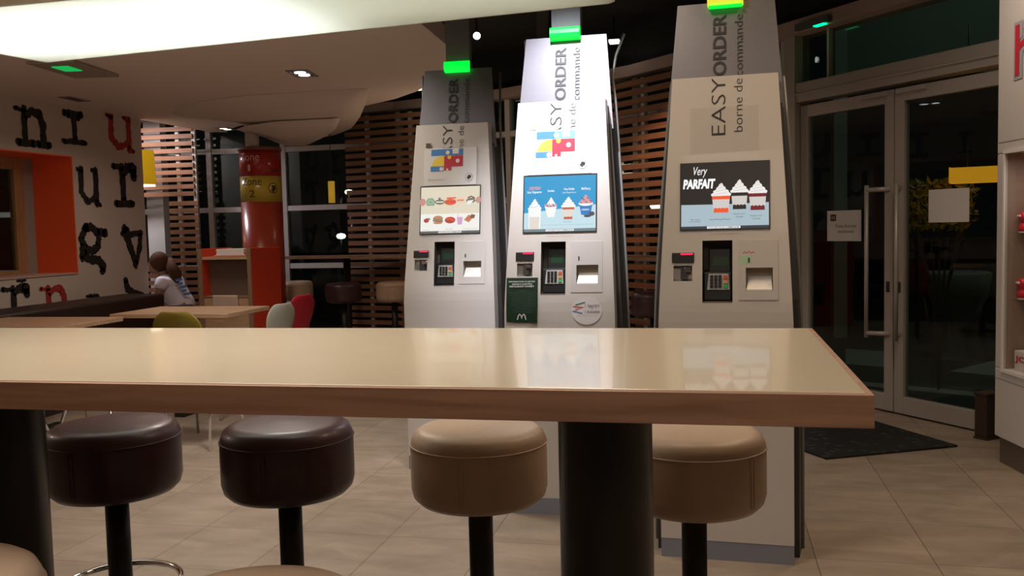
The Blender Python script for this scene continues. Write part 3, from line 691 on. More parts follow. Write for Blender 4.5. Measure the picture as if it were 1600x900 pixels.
def white_swirl(x, y, wd, h):      # whipped topping outline
    pts = []
    for a, b in ((-.5, .0), (-.54, .14), (-.40, .26), (-.42, .38), (-.26, .50), (-.25, .62), (-.14, .74), (-.10, .88), (.02, 1.0), (.10, .92), (.12, .78), (.24, .66), (.25, .52), (.40, .42), (.42, .28), (.54, .16), (.5, 0)):
        pts.append((x + a * wd, y + b * h))
    return list(reversed(pts))
def wavy(x0, x1, y0, y1, amp, n=8):
    return [(x0, y0), (x1, y0)] + [(x1 + (x0 - x1) * k / n, y1 + (amp if k % 2 else -amp)) for k in range(n + 1)]
def kiosk(loc, rz, label, screen, papers, lampmat, flare, lit):
    K = thing('order_kiosk', label, 'kiosk', loc, rz, 'self order kiosks')
    # ---- front panel with openings
    holes = {'slot': (-.192, -.121, 1.077, 1.136), 'pos': (-.083, .029, .995, 1.230), 'prn': (.078, .176, 1.040, 1.126)}
    us = [-.192, -.121, -.083, .029, .078, .176]
    zs = sorted({.075, .5, .88, .92, .96, .995, 1.02, 1.040, 1.077, 1.126, 1.136, 1.18, 1.230, 1.35, 1.45, 1.55, 1.65, 1.75, 1.85, 1.866})
    m = MB(); cols = len(us) + 2; vs = []
    for z in zs:
        for u in [-kw(z)] + us + [kw(z)]: vs.append((u, ky(z), z))
    fs = []
    for i in range(len(zs) - 1):
        for j in range(cols - 1):
            uc = 0
            if 0 < j < cols - 2:
                uc = (us[j - 1] + us[j]) / 2; zc = (zs[i] + zs[i + 1]) / 2
                if any(h[0] < uc < h[1] and h[2] < zc < h[3] for h in holes.values()): continue
            fs.append((i * cols + j, i * cols + j + 1, (i + 1) * cols + j + 1, (i + 1) * cols + j))
    m.add(vs, fs)
    dp = .085
    for sx in (-1, 1):
        for i in range(len(zs) - 1):
            z0, z1 = zs[i], zs[i + 1]
            q = [(sx * kw(z0), ky(z0), z0), (sx * kw(z1), ky(z1), z1), (sx * kw(z1), ky(z1) + dp, z1), (sx * kw(z0), ky(z0) + dp, z0)]
            m.add(q, [(0, 1, 2, 3) if sx < 0 else (3, 2, 1, 0)])
    z1 = zs[-1]; m.add([(-kw(z1), ky(z1), z1), (kw(z1), ky(z1), z1), (kw(z1), ky(z1) + dp, z1), (-kw(z1), ky(z1) + dp, z1)], [(0, 1, 2, 3)])
    m.build('front_panel', WHITE, K)
    MB().box(-.249, .249, .002, .10, 0, .075).build('plinth', PLINTH, K)
    # ---- dark curved side shell
    m = MB(); zz = [0, .3, .6, .85, 1.0, 1.15, 1.3, 1.45, 1.6, 1.76]; vs = []; 
    for z in zz:
        for (uu, yy) in ((-kw2(z), .20), (-kw2(z) + .012, .088), (kw2(z) - .012, .088), (kw2(z), .20)): vs.append((uu, ky(z) + yy, z))
    fs = []
    for i in range(len(zz) - 1):
        for a, b in ((0, 1), (1, 2), (2, 3), (3, 0)): fs.append((i * 4 + a, i * 4 + b, i * 4 + 4 + b, i * 4 + 4 + a))
    fs += [(3, 2, 1, 0), tuple(len(vs) - 4 + k for k in range(4))]
    m.add(vs, fs); m.build('side_shell', DARK, K)
    for sx in (-1, 1):
        pts = [(sx * (kw2(z) + .004), ky(z) + .205, z) for z in (.0, .4, .8, 1.1, 1.4, 1.7, 1.88)]
        if flare: pts += [(sx * .205, ky(1.98) + .22, 2.0), (sx * (.222 if sx > 0 else .214), ky(2.1) + .22, 2.10), (sx * (.262 if sx > 0 else .215), ky(2.1) + .22, 2.20)]
        elif loc[0] < -1: pts += [(sx * .226, ky(2.18) + .18, 2.17)]
        MB().tube(pts, .007, 8).build('edge_rail', mat('rail_grey', (.22, .23, .22), .45, .3), K)
    # ---- brushed header
    m = MB(); zz = [1.74, 1.82, 1.9, 2.0, 2.1, 2.185]; vs = []
    for z in zz:
        for (uu, yy) in ((-kw2(z) + .004, .122), (-kw2(z) + .004, .105), (kw2(z) - .004, .105), (kw2(z) - .004, .122)): vs.append((uu, ky(z) + yy, z))
    fs = []
    for i in range(len(zz) - 1):
        for a, b in ((0, 1), (1, 2), (2, 3), (3, 0)): fs.append((i * 4 + a, i * 4 + b, i * 4 + 4 + b, i * 4 + 4 + a))
    fs += [(3, 2, 1, 0), tuple(len(vs) - 4 + k for k in range(4))]
    m.add(vs, fs); m.build('header_panel', BRUSHED, K)
    yt = ky(2.19) + .105
    MB().box(-.068, .068, yt + .004, yt + .06, 2.19, 3.14).build('cable_duct', mat('duct_grey', (.20, .20, .22), .45, .4), K)
    m = MB(); T = Matrix.Translation((0, yt, 0))
    pr = [(.0, 0), (-.030, .003), (-.042, .014), (-.045, .030), (-.042, .048), (-.036, .058), (0, .062)]
    n = len(pr); vs = [(x, yt + a, 2.165 + b) for x in (-.070, .070) for a, b in pr]
    m.add(vs, [tuple(range(n)), tuple(reversed(range(n, 2 * n)))] + [(i, n + i, n + (i + 1) % n, (i + 1) % n) for i in range(n)])
    ll = m.build('status_light', lampmat, K)
    if lampmat is YEL: MB().box(-.066, .066, yt - .044, yt - .002, 2.159, 2.1655).build('glow_strip', GRN, ll)
    # ---- lettering
    T = kT(); T2 = Matrix.Translation((0, .103, 0)) @ T; SI = mat('sign_ink', (.025, .022, .022), .5)
    for t_, a, b_, z0, z1, TT, bo in (('EASY', -.049, .004, 1.635, 1.860, T, -.012), ('borne de', .036, .068, 1.645, 1.852, T, -.012), ('ORDER', -.049, .004, 1.885, 2.135, T2, .018), ('commande', .036, .068, 1.880, 2.130, T2, -.008)):
        m = MB(); put_text(m, t_, a, b_, z0, z1, TT, .0012, 0, bo, rot=True); m.build('lettering', SI, K)
    # ---- screen
    T = kT()
    m = MB(); m.prism([(-.168, 1.270), (.168, 1.270), (.168, 1.531), (-.168, 1.531)], T, .004); sc_o = m.build('screen', mat('bezel', (.03, .03, .032), .3), K)
    S0 = Matrix.Translation((0, 0, 0)) @ T @ Matrix.Translation((-.163, 1.276, .0045)) @ Matrix.Diagonal((.326, .249, 1, 1))
    m = MB(); mats = screen(m, S0); m.build('screen_picture', mats, sc_o)
    # ---- card reader with red light
    m = MB(); m.prism([(-.198, 1.148), (-.114, 1.148), (-.114, 1.186), (-.198, 1.186)], T, .006); cr2 = m.build('card_reader', BLACKP, K, bevel=.002)
    m = MB(); m.rect(-.165, -.118, 1.178, 1.185, T, .0066); m.build('reader_light', mat('red_led', (.3, 0, .02), .3, emit=(1, .03, .12), es=.9), cr2)
    def recess(h, d, mats, name, lip=True):
        u0, u1, z0, z1 = h; m = MB(); e = .0
        f = [(u0, z0), (u1, z0), (u1, z1), (u0, z1)]
        vs = [(x, y, 0) for x, y in f] + [(x, y, -d) for x, y in f]
        m.add(vs, [(0, 4, 5, 1), (1, 5, 6, 2), (2, 6, 7, 3), (3, 7, 4, 0), (4, 7, 6, 5)], 0, False, T)
        return m.build(name, mats, K)
    STEEL = mat('steel', (.45, .43, .42), .3, .9)
    r1 = recess(holes['slot'], .03, STEEL, 'coin_slot')
    m = MB(); m.box(-.165, -.138, 1.082, 1.132, -.02, -.004, 0, T); m.build('slot_shutter', DARK, r1)
    m = MB(); m.box(-.150, -.124, 1.112, 1.130, -.012, .002, 0, T); m.build('slot_cover', CHROME, r1, bevel=.003)
    r2 = recess(holes['pos'], .075, mat('recess_dark', (.10, .085, .07), .6), 'payment_recess')
    m = MB(); m.box(-.078, .024, .999, 1.105, -.070, -.020, 0, T); m.box(-.060, .020, 1.10, 1.19, -.070, -.045, 0, T); term = m.build('payment_terminal', BLACKP, r2, bevel=.003)
    # keypad
    m = MB(); m.prism([(-.066, 1.040), (.018, 1.040), (.014, 1.100), (-.060, 1.100)], T @ Matrix.Translation((0, 0, -.019)), .004, 1)
    for i in range(3):
        for j in range(4):
            x = -.055 + i * .0155; y = 1.049 + j * .0125; m.box(x, x + .012, y, y + .009, -.015, -.011, 0, T)
    for j, c_ in enumerate((3, 4, 2)): m.box(-.005, .011, 1.048 + j * .0165, 1.061 + j * .0165, -.015, -.011, c_, T)
    m.rect(-.045, .010, 1.125, 1.160, T, -.0445, 5)
    m.build('keypad', [BLACKP, mat('keypad_grey', (.42, .42, .40), .4), mat('key_red', (.55, .10, .05), .4), mat('key_green', (.05, .42, .12), .4), mat('key_yellow', (.60, .30, .12), .4), mat('lcd_green', (.012, .05, .022), .3)], r2)
    # receipt printer door
    m = MB(); T_ = T
    f = (.053, .195, 1.006, 1.230); h = holes['prn']
    for a0, a1, b0, b1 in ((f[0], f[1], h[3], f[3]), (f[0], f[1], f[2], h[2]), (f[0], h[0], h[2], h[3]), (h[1], f[1], h[2], h[3])):
        m.box(a0, a1, b0, b1, .0, .003, 0, T)
    pd = m.build('printer_door', mat('printer_door_white', (.56, .53, .50), .3, coat=.3), K)
    m = MB(); m.box(.086, .0925, 1.146, 1.164, .003, .0045, 0, T); m.build('door_lock', DARK, pd)
    if rz < -.02:
        m = MB(); m.rect(.056, .100, 1.140, 1.170, T, .0033, 1)
        m.stroke([(.068, 1.180), (.075, 1.188), (.08, 1.180), (.09, 1.189), (.096, 1.181), (.104, 1.186), (.110, 1.182)], .003, T, .0036, 0)
        m.build('sticker', [mat('sticker_red', (.6, .08, .06), .5), mat('sticker_green', (.42, .60, .42), .5)], pd)
    r3 = recess(h, .05, mat('printer_recess_cream', (.55, .50, .42), .5), 'printer_slot')
    m = MB(); m.add([(.080, 1.042, .001), (.174, 1.042, .001), (.170, 1.085, -.035), (.086, 1.085, -.035)], [(0, 1, 2, 3)], 0, False, T); m.box(.080, .174, 1.041, 1.046, -.03, .002, 0, T)
    m.build('receipt_tray', mat('tray_white', (.86, .82, .76), .35), r3)
    # small print under the screen
    m = MB(); put_text(m, 'TOUCHEZ POUR COMMANDER', -.06, .06, 1.253, 1.258, T, .0012); m.build('small_print', mat('pink_print', (.5, .35, .36), .5), K)
    papers(K, T)
    return K

def notice(K, T, bright):
    o_ = MB(); o_.prism([(-.148, 1.533), (.142, 1.533), (.142, 1.735), (-.148, 1.735)], T, .0035); n_ = o_.build('paper_notice', mat('notice_white', (.74, .72, .70), .25, coat=.5), K)
    m = MB(); B, Y_, R_, G, W_, K_, BR = 0, 1, 2, 3, 4, 5, 6
    Z = lambda px, py: (-.148 + px * .29, 1.533 + py * .202)
    def rc(a0, a1, b0, b1, mi, off=.0042): (x0, y0), (x1, y1) = Z(a0, b0), Z(a1, b1); m.rect(x0, x1, y0, y1, T, off, mi)
    rc(.13, .42, .80, .97, B); rc(.42, .74, .80, .97, G if bright else B)
    x0, y0 = Z(.13, .52); x1, y1 = Z(.38, .79)
    m.flat([(x0, y0), (x1, y0), (x1, y1), (x0 + .045, y1 - .003), (x0 + .02, y1 - .018)], T, .0042, Y_)
    rc(.38, .74, .50, .79, R_); rc(.38, .52, .40, .50, R_); rc(.12, .37, .38, .51, B)
    rc(.425, .46, .395, .45, W_, .0046); rc(.54, .66, .84, .975, W_, .0046)
    for a, b, mi in ((.445, .88, W_), (.48, .75, Y_), (.64, .65, W_), (.33, .44, W_)): x, y = Z(a, b); m.disc(x, y, .011, .011, T, .0047, mi)
    x, y = Z(.86, .20); m.disc(x, y, .021, .021, T, .0042, K_); m.disc(x, y, .0192, .0192, T, .0045, W_)
    for dx, dy, r_ in ((0, .006, .007), (.005, 0, .007), (-.006, -.002, .006), (-.001, -.009, .004), (.008, .006, .005)): m.disc(x + dx, y + dy, r_, r_, T, .0048, K_)
    m2 = m; m = MB(); x, y = Z(.02, 1.02); m.rect(x, x + .028, y, y + .026, T, .0042, BR if not bright else W_); 
    for k in (0, .011): m.stroke([(x + .004 + k, y + .003), (x + .006 + k, y + .02), (x + .010 + k, y + .023), (x + .013 + k, y + .02), (x + .0145 + k, y + .003)], .003, T, .0049, Y_ if bright else K_)
    INK = [ink('map_blue', (70, 130, 190)), ink('map_yellow', (235, 205, 70)), ink('map_red', (190, 45, 65)), ink('map_green', (110, 200, 190)), ink('map_white', (225, 220, 215)), ink('map_black', (60, 58, 55)), ink('map_brown', (110, 100, 70)), ink('map_faint', (150, 145, 140))]
    m.build('corner_logo', INK, n_); m = m2
    m.build('map_print', INK, n_)
    m = MB(); put_text(m, 'Le service à table', *[Z(.34, 0)[0], Z(.74, 0)[0]], Z(0, .985)[1] + .002, Z(0, .985)[1] + .008, T, .0042, K_)
    m.build('heading_print', INK, n_); m = MB()
    put_text(m, 'Demandez votre zone', Z(.08, 0)[0], Z(.4, 0)[0], Z(0, .14)[1], Z(0, .18)[1], T, .0042, 7)
    m.build('notice_print', INK, n_)
def papers_left(K, T): notice(K, T, False)
def papers_mid(K, T):
    notice(K, T, True)
    # dark green poster taped over lower left
    m = MB(); poly = [(-.236, .868), (-.12, .862), (-.095, .878), (-.094, 1.075), (-.236, 1.071)]
    vs = [];  
    def sp(u, z, off): return (u, ky(z) - off, z)
    rows = [.872, .90, .96, 1.02, 1.072]
    for z in rows:
        for u in (-.238, -.19, -.14, -.094): vs.append(sp(u, z + (.003 if u < -.2 and z < .88 else 0), .006 + (.014 if (u > -.1 and z < .91) else 0)))
    m.add(vs, [(i * 4 + j, i * 4 + j + 1, i * 4 + j + 5, i * 4 + j + 4) for i in range(4) for j in range(3)], 0, True)
    po = m.build('green_poster', mat('poster_green', srgb(28, 52, 38), .35), K)
    k = MB(); Tf = frame((0, -.0075, 0), (1, 0, 0), (0, 1 * .10, 1)); 
    Tp = Matrix(((1, 0, 0, 0), (0, .09, -1, -.0075 - .09 * .90), (0, 1, 0, 0), (0, 0, 0, 1)))
    def tx(s, a, b, z0, z1, mi, bold=0.): put_text(k, s, a, b, z0, z1, Tp, .001, mi, bold)
    tx('INFORMATION À NOTRE', -.226, -.106, 1.052, 1.060, 0, .03); tx('AIMABLE CLIENTÈLE', -.212, -.118, 1.041, 1.049, 0, .03); tx('RESTAURANT OUVERT', -.222, -.110, 1.030, 1.038, 0, .03)
    for i, (a, b) in enumerate(((-.18, -.15), (-.225, -.108), (-.218, -.112), (-.214, -.118), (-.216, -.114), (-.21, -.12), (-.22, -.108), (-.224, -.106), (-.20, -.13), (-.212, -.118), (-.205, -.124))):
        z = 1.018 - i * .0095; tx('consommation boissons repas salle' if b - a > .05 else 'midi', a, b, z - .006, z, 1)
    k.stroke([(-.187, .885), (-.182, .904), (-.176, .911), (-.170, .904), (-.167, .889), (-.164, .904), (-.158, .911), (-.152, .904), (-.148, .885)], .0045, Tp, .0012, 0)
    k.build('poster_print', [ink('poster_white', (210, 212, 205)), ink('poster_grey', (88, 108, 95))], po)
    # round sticker
    k = MB(); m_ = MB(); Ts = Matrix(((1, 0, 0, 0), (0, .06, -1, -.002 - .06 * .90 + .001), (0, 1, 0, 0), (0, 0, 0, 1)))
    m_.disc(.125, .925, .068, .062, Ts, .001); stk = m_.build('round_sticker', mat('sticker_white', (.70, .67, .66), .3), K)
    k.stroke([(.075, .950), (.118, .962)], .005, Ts, .0022, 0); k.stroke([(.065, .943), (.110, .940), (.074, .928)], .005, Ts, .0022, 1); k.stroke([(.062, .924), (.106, .913)], .005, Ts, .0022, 2)
    put_text(k, '1 bac/tri', .118, .180, .940, .955, Ts, .0022, 3); put_text(k, 'ou', .142, .154, .930, .935, Ts, .0022, 3); put_text(k, '1 bracelet', .118, .182, .914, .928, Ts, .0022, 3)
    put_text(k, 'offert pour tout menu', .082, .176, .902, .907, Ts, .0022, 4)
    k.build('sticker_print', [ink('st_green', (60, 120, 80)), ink('st_red', (205, 60, 75)), ink('st_blue', (90, 125, 180)), ink('st_ink', (90, 85, 95)), ink('st_faint', (165, 160, 158))], stk)
def papers_right(K, T):
    m = MB(); m.rect(-.130, .128, 1.538, 1.745, T, .003); m.build('clear_holder', CLEAR, K)

# ---- screen pictures, unit square coordinates
def scr_parfait(m, S):
    cols = [emi('s_black', (22, 18, 20)), emi('s_table', (165, 185, 195)), emi('s_white', (235, 232, 228)), emi('s_orange', (235, 85, 40)), emi('s_dark', (30, 22, 26)), emi('s_berry', (110, 15, 30)), emi('s_cream', (205, 200, 195)), emi('s_text', (60, 70, 80)), emi('s_bar', (45, 55, 65)), emi('s_pure', (250, 250, 250))]
    m.rect(0, 1, .36, 1, S, 0, 0); m.flat([(0, .04), (1, .04), (1, .385), (.5, .37), (0, .375)], S, .0003, 1); m.rect(0, 1, 0, .04, S, 0, 8)
    m.rect(.30, .68, .003, .037, S, .0005, 9); put_text(m, 'TOUCHEZ POUR COMMANDER', .31, .67, .008, .032, S, .0007, 8, .02)
    put_text(m, 'PARFAIT', .02, .385, .62, .77, S, .0005, 9, .05, shear=.03); put_text(m, 'Very', .12, .285, .79, .96, S, .0005, 9, .0, shear=.14)
    for (x, yb, wd, h, fc) in ((.46, .245, .20, .26, 3), (.67, .29, .18, .26, 4), (.875, .27, .19, .26, 5)):
        m.flat([(x - wd * .42, yb), (x + wd * .42, yb), (x + wd * .52, yb + h), (x - wd * .52, yb + h)], S, .0006, 6)
        m.flat(wavy(x - wd * .42, x + wd * .42, yb, yb + h * .26, .008), S, .0008, fc)
        m.flat(wavy(x - wd * .51, x + wd * .51, yb + h * .78, yb + h, .010), S, .0008, fc)
        m.flat(white_swirl(x, yb + h - .005, wd * 1.08, .20), S, .0010, 2)
        for q in range(4): m.stroke([(x - wd * (.38 - q * .09), yb + h + .02 + q * .045), (x, yb + h + .035 + q * .045), (x + wd * (.34 - q * .08), yb + h + .05 + q * .04)], .008, S, .0012, 6)
    put_text(m, 'Sauce Mangue Passion', .33, .57, .125, .155, S, .0005, 7); put_text(m, 'Nappage saveur', .60, .735, .205, .23, S, .0005, 7); put_text(m, 'Chocolat', .625, .71, .165, .19, S, .0005, 7)
    put_text(m, 'Nappage saveur', .79, .925, .17, .195, S, .0005, 7); put_text(m, 'Caramel', .815, .90, .13, .155, S, .0005, 7)
    put_text(m, 'offre limitée', .11, .22, .135, .155, S, .0005, 7); put_text(m, 'voir conditions', .09, .23, .105, .125, S, .0005, 7)
    return cols
def scr_ice(m, S):
    cols = [emi('i_blue', (10, 150, 205)), emi('i_table', (195, 222, 232)), emi('i_white', (245, 245, 245)), emi('i_caramel', (190, 95, 60)), emi('i_dark', (70, 30, 35)), emi('i_pink', (215, 150, 160)), emi('i_cream', (225, 215, 205)), emi('i_text', (130, 150, 160)), emi('i_bar', (110, 130, 135)), emi('i_cup', (25, 120, 190)), emi('i_lb', (140, 205, 230)), emi('i_grey', (75, 70, 75))]
    m.rect(0, 1, .05, 1, S, 0, 0); m.flat([(0, .05), (1, .05), (1, .47), (0, .34)], S, .0003, 1); m.rect(0, 1, 0, .05, S, .0002, 8); m.rect(.31, .70, .006, .044, S, .0005, 2); put_text(m, 'TOUCHEZ POUR COMMANDER', .32, .69, .012, .038, S, .0007, 8, .02)
    # tall smoothie
    m.flat([(.07, .05), (.23, .05), (.24, .42), (.06, .42)], S, .0005, 2); m.flat([(.08, .05), (.21, .05), (.22, .27), (.08, .27)], S, .0006, 6); m.flat(white_swirl(.15, .40, .18, .20), S, .0007, 2); m.stroke([(.08, .46), (.15, .44), (.21, .48)], .008, S, .0009, 10)
    # small sundae
    m.flat([(.335, .26), (.425, .26), (.46, .46), (.29, .46)], S, .0005, 2); m.disc(.375, .475, .09, .035, S, .0006, 5); m.flat(white_swirl(.38, .47, .12, .15), S, .0007, 2)
    for q in range(7): m.stroke([(.31 + q * .019, .475 + .012 * (q % 3)), (.325 + q * .019, .455 + .03 * ((q + 1) % 2))], .012, S, .0009, 4)
    # parfait
    m.flat([(.56, .215), (.68, .215), (.71, .44), (.535, .44)], S, .0005, 6); m.flat(wavy(.56, .68, .215, .26, .006), S, .0006, 3); m.flat(wavy(.54, .705, .39, .44, .008), S, .0006, 3); m.flat(white_swirl(.622, .43, .19, .19), S, .0007, 2); m.stroke([(.55, .48), (.62, .46), (.69, .50)], .008, S, .0009, 6); m.stroke([(.57, .53), (.62, .51), (.67, .545)], .008, S, .0009, 6)
    # blue cup
    m.flat([(.80, .29), (.925, .27), (.955, .49), (.775, .46)], S, .0005, 9); m.disc(.862, .49, .10, .045, S, .0006, 2); m.flat(white_swirl(.862, .49, .17, .16), S, .0007, 5)
    for q in range(12): m.stroke([(.79 + (q * 37 % 14) * .011, .50 + (q * 5 % 7) * .014), (.805 + (q * 37 % 14) * .011, .515 + (q * 5 % 7) * .014)], .010, S, .0009, 4)
    put_text(m, 'OREO', .805, .91, .365, .395, S, .0008, 2, .02); m.disc(.885, .265, .05, .024, S, .0008, 11); m.disc(.945, .305, .04, .04, S, .00085, 11)
    put_text(m, 'NOUVEAU', .07, .225, .76, .82, S, .0005, 5, .05, shear=.05); put_text(m, 'Ice Square', .045, .245, .685, .745, S, .0005, 2, .02); put_text(m, 'Sundae', .33, .425, .715, .76, S, .0005, 2, .02)
    put_text(m, 'Very Parfait', .555, .705, .725, .78, S, .0005, 2, .02); put_text(m, 'Goût Mangue Passion', .54, .725, .675, .71, S, .0005, 2); put_text(m, 'McFlurry', .80, .925, .72, .78, S, .0005, 2, .02, shear=.03)
    put_text(m, 'offre limitée', .55, .67, .16, .185, S, .0005, 7); put_text(m, 'pour votre santé évitez de manger trop gras trop sucré', .25, .97, .11, .13, S, .0005, 7)
    return cols
def scr_food(m, S):
    cols = [emi('f_cream', (222, 212, 190)), emi('f_white', (238, 236, 230)), emi('f_green', (130, 165, 135)), emi('f_grey', (115, 110, 100)), emi('f_orange', (225, 95, 60)), emi('f_red', (180, 60, 50)), emi('f_bun', (190, 130, 95)), emi('f_pink', (205, 160, 200)), emi('f_bar', (95, 95, 95)), emi('f_brown', (130, 75, 55)), emi('f_skin', (200, 140, 135)), emi('f_pale', (240, 200, 170))]
    m.rect(0, 1, .42, 1, S, 0, 0); m.rect(0, 1, .05, .42, S, 0, 1); m.rect(0, 1, 0, .05, S, .0002, 8); m.rect(.31, .70, .006, .044, S, .0005, 1)
    put_text(m, 'TOUCHEZ POUR COMMANDER', .32, .69, .012, .038, S, .0007, 8, .02)
    m.disc(.03, .68, .055, .08, S, .0004, 10); m.disc(.98, .70, .045, .07, S, .0004, 10)
    m.flat([(.10, .60), (.23, .60), (.245, .70), (.20, .77), (.12, .76), (.09, .70)], S, .0005, 2); m.disc(.165, .68, .045, .045, S, .0007, 0); m.disc(.165, .68, .038, .038, S, .0009, 2)
    m.disc(.325, .675, .085, .055, S, .0005, 3); m.rect(.26, .39, .66, .69, S, .0007, 0); m.disc(.32, .745, .02, .03, S, .0006, 3)
    m.disc(.505, .67, .10, .07, S, .0005, 4); m.rect(.44, .60, .74, .77, S, .0006, 4); put_text(m, 'HOT DOG', .425, .585, .645, .69, S, .0009, 5, .03)
    m.disc(.68, .70, .075, .058, S, .0005, 11); put_text(m, 'BURGER', .625, .735, .685, .72, S, .0009, 5, .03); m.disc(.68, .62, .06, .03, S, .0004, 0)
    m.disc(.85, .69, .075, .055, S, .0005, 3); m.flat([(.78, .60), (.86, .63), (.90, .70), (.80, .69)], S, .0007, 1); m.stroke([(.80, .75), (.86, .78), (.92, .73)], .03, S, .0006, 9); m.stroke([(.90, .66), (.95, .70)], .015, S, .0006, 3)
    # foods
    m.disc(.10, .28, .045, .045, S, .0005, 5); m.disc(.13, .31, .04, .03, S, .0004, 2)
    m.disc(.30, .32, .085, .06, S, .0005, 6); m.flat([(.21, .26), (.39, .25), (.37, .30), (.22, .31)], S, .0006, 9); m.disc(.30, .23, .08, .03, S, .0004, 6); m.stroke([(.23, .285), (.37, .28)], .02, S, .0008, 2)
    m.disc(.505, .28, .09, .07, S, .0005, 5); m.stroke([(.44, .30), (.50, .31), (.57, .27)], .025, S, .0007, 4)
    m.flat([(.635, .18), (.705, .18), (.72, .34), (.62, .34)], S, .0005, 7); m.stroke([(.64, .34), (.635, .41)], .008, S, .0006, 7)
    m.stroke([(.78, .25), (.86, .36)], .10, S, .0005, 6); m.stroke([(.85, .36), (.92, .34)], .08, S, .0006, 9); m.stroke([(.79, .28), (.83, .33)], .04, S, .0007, 4)
    put_text(m, 'offre limitée', .43, .55, .08, .10, S, .0004, 3); put_text(m, 'mangerbouger', .03, .15, .065, .08, S, .0004, 3); put_text(m, 'voir conditions en restaurant', .73, .97, .085, .10, S, .0004, 3)
    return cols
kiosk((-1.378, 4.66, 0), .02, 'leftmost white order kiosk, its screen showing rows of burgers and snacks', scr_food, papers_left, GRN, False, 0)
kiosk((-.674, 3.99, 0), -.015, 'middle white order kiosk, brightly lit, with blue dessert screen and green poster', scr_ice, papers_mid, GRN, True, 1)
kiosk((.0375, 3.531, 0), -.052, 'rightmost white order kiosk, its dark screen showing three layered sundaes', scr_parfait, papers_right, YEL, False, 0)

# ================================================================== CANOPY, DOWNLIGHTS
cpts = [(-2.784, 3.46), (-.33, 3.172), (-.30, 3.14), (-.34, 2.50), (-3.2, 2.62), (-3.2, 3.50)]
cpts = [(-2.784, 3.46), (-.345, 3.173), (-.325, 3.15), (-.37, 2.56), (-2.95, 2.60)]
cy = thing('light_canopy', 'long white luminous canopy hanging over the aisle at the top left', 'ceiling light', (-1.6, 3.0, 2.05))
TC = Matrix.Translation((1.6, -3.0, 0))
CREAM = mat('canopy_cream', (.74, .66, .52), .5)
m = MB(); m.prism(cpts, TC, .006); m.build('diffuser', translucent('canopy_diffuser', (.84, .87, .85)), cy)
m = MB(); n = len(cpts); T2_ = TC @ Matrix.Translation((0, 0, .006))
for i in range(n):
    a = Vector(cpts[i]); b_ = Vector(cpts[(i + 1) % n]); m.bar(T2_ @ Vector((*a, .07)), T2_ @ Vector((*b_, .07)), .012, .15)
m.prism(cpts, TC @ Matrix.Translation((0, 0, .15)), .01); m.build('canopy_body', CREAM, cy)
m = MB()
for x, y in ((-2.6, 3.2), (-.6, 3.0), (-.6, 2.6), (-2.6, 2.8)): m.tube([TC @ Vector((x, y, .16)), TC @ Vector((x, y, .449 if x < -1.66 else 1.1))], .006, 6)
m.build('hanger', BLACKM, cy)
area('canopy_lamp', (-2.1, 3.0, 2.195), 1.5, 17, (.94, .98, 1), sy=.7)
area('canopy_lamp_middle', (-.85, 2.85, 2.195), .9, 2.4, (1, .97, .82), sy=.6)

def downlight(x, y, w_, l_, rz, on, label, em):
    o = thing('ceiling_downlight', label, 'ceiling light', (x, y, 2.5), rz)
    m = MB(); a, b_ = w_ / 2, l_ / 2
    m.box(-a, a, -b_, -b_ + .02, -.008, -.0005); m.box(-a, a, b_ - .02, b_, -.008, -.0005); m.box(-a, -a + .02, -b_ + .02, b_ - .02, -.008, -.0005); m.box(a - .02, a, -b_ + .02, b_ - .02, -.008, -.0005)
    m.build('trim_frame', mat('downlight_trim', (.30, .24, .22), .4), o)
    MB().box(-a + .021, a - .021, -b_ + .021, b_ - .021, -.004, -.0005).build('recess', mat('downlight_recess', (.03, .02, .025), .5), o)
    if on:
        for s_ in (-1, 1):
            MB().lathe([(.042, -.003), (.042, .0), (.0, .001)], (0, s_ * .055, -.006), n=24).build('lamp', em, o)
    return o
EL = mat('lamp_glow', (.5, .5, .5), .4, emit=(.95, .92, 1), es=9)
downlight(-3.03, 6.52, .17, .30, .15, True, 'square twin-lamp ceiling downlight, lit, left of the kiosks', EL)
spot('downlight_beam', (-3.03, 6.52, 2.47), (-3.03, 6.5, 0), 22, 95, .6, (1, .93, .88))
d2 = downlight(-5.43, 9.60, .16, .26, .1, True, 'lit downlight near the far edge of the low ceiling', mat('lamp_glow_warm', (.5, .5, .5), .4, emit=(1, .85, .7), es=1.6))
downlight(-5.40, 7.03, .12, .30, .1, False, 'dark unlit recessed fitting in the ceiling above the lettered wall', EL)
o = thing('emergency_light', 'flat emergency light with green lamp on the low ceiling below the canopy', 'emergency light', (-4.42, 5.78, 2.5), .15)
MB().box(-.17, .17, -.32, .30, -.02, -.0005).build('housing', mat('emergency_housing', (.34, .30, .24), .5), o, bevel=.006)
MB().box(-.06, .06, -.20, -.02, -.026, -.02).build('lens', mat('emergency_green', (.0, .3, .05), .4, emit=(.0, 1, .2), es=.38), o)
# lamps on the black ceiling
def track_spot(p, label, em, r=.035, tgt=(-.6, 4.2, 1.6)):
    o = thing('track_spotlight', label, 'spotlight', tuple(p))
    d = (Vector((0, 0, EYE)) - Vector(p)).normalized(); q = Vector((0, 0, 1)).rotation_difference(d).to_matrix().to_4x4()
    MB().lathe([(.02, -.12), (r, -.10), (r + .004, 0), (r, .002)], n=24, T=q).build('lamp_body', BLACKM, o)
    MB().lathe([(r * .85, .002), (r * .8, .006), (0, .008)], n=24, T=q).build('lens', em, o)
    MB().tube([tuple(q @ Vector((0, 0, -.10))), (0, 0, 3.15 - p.z)], .008, 6).build('stem', BLACKM, o)
track_spot(at(745, 56, 7.6), 'small bright spotlight on the black ceiling above the left kiosk', EL)
m = MB(); p = at(960, 67, 8.2); o = thing('panel_light', 'small bright rectangular light in the black ceiling right of the middle kiosk', 'ceiling light', tuple(p))
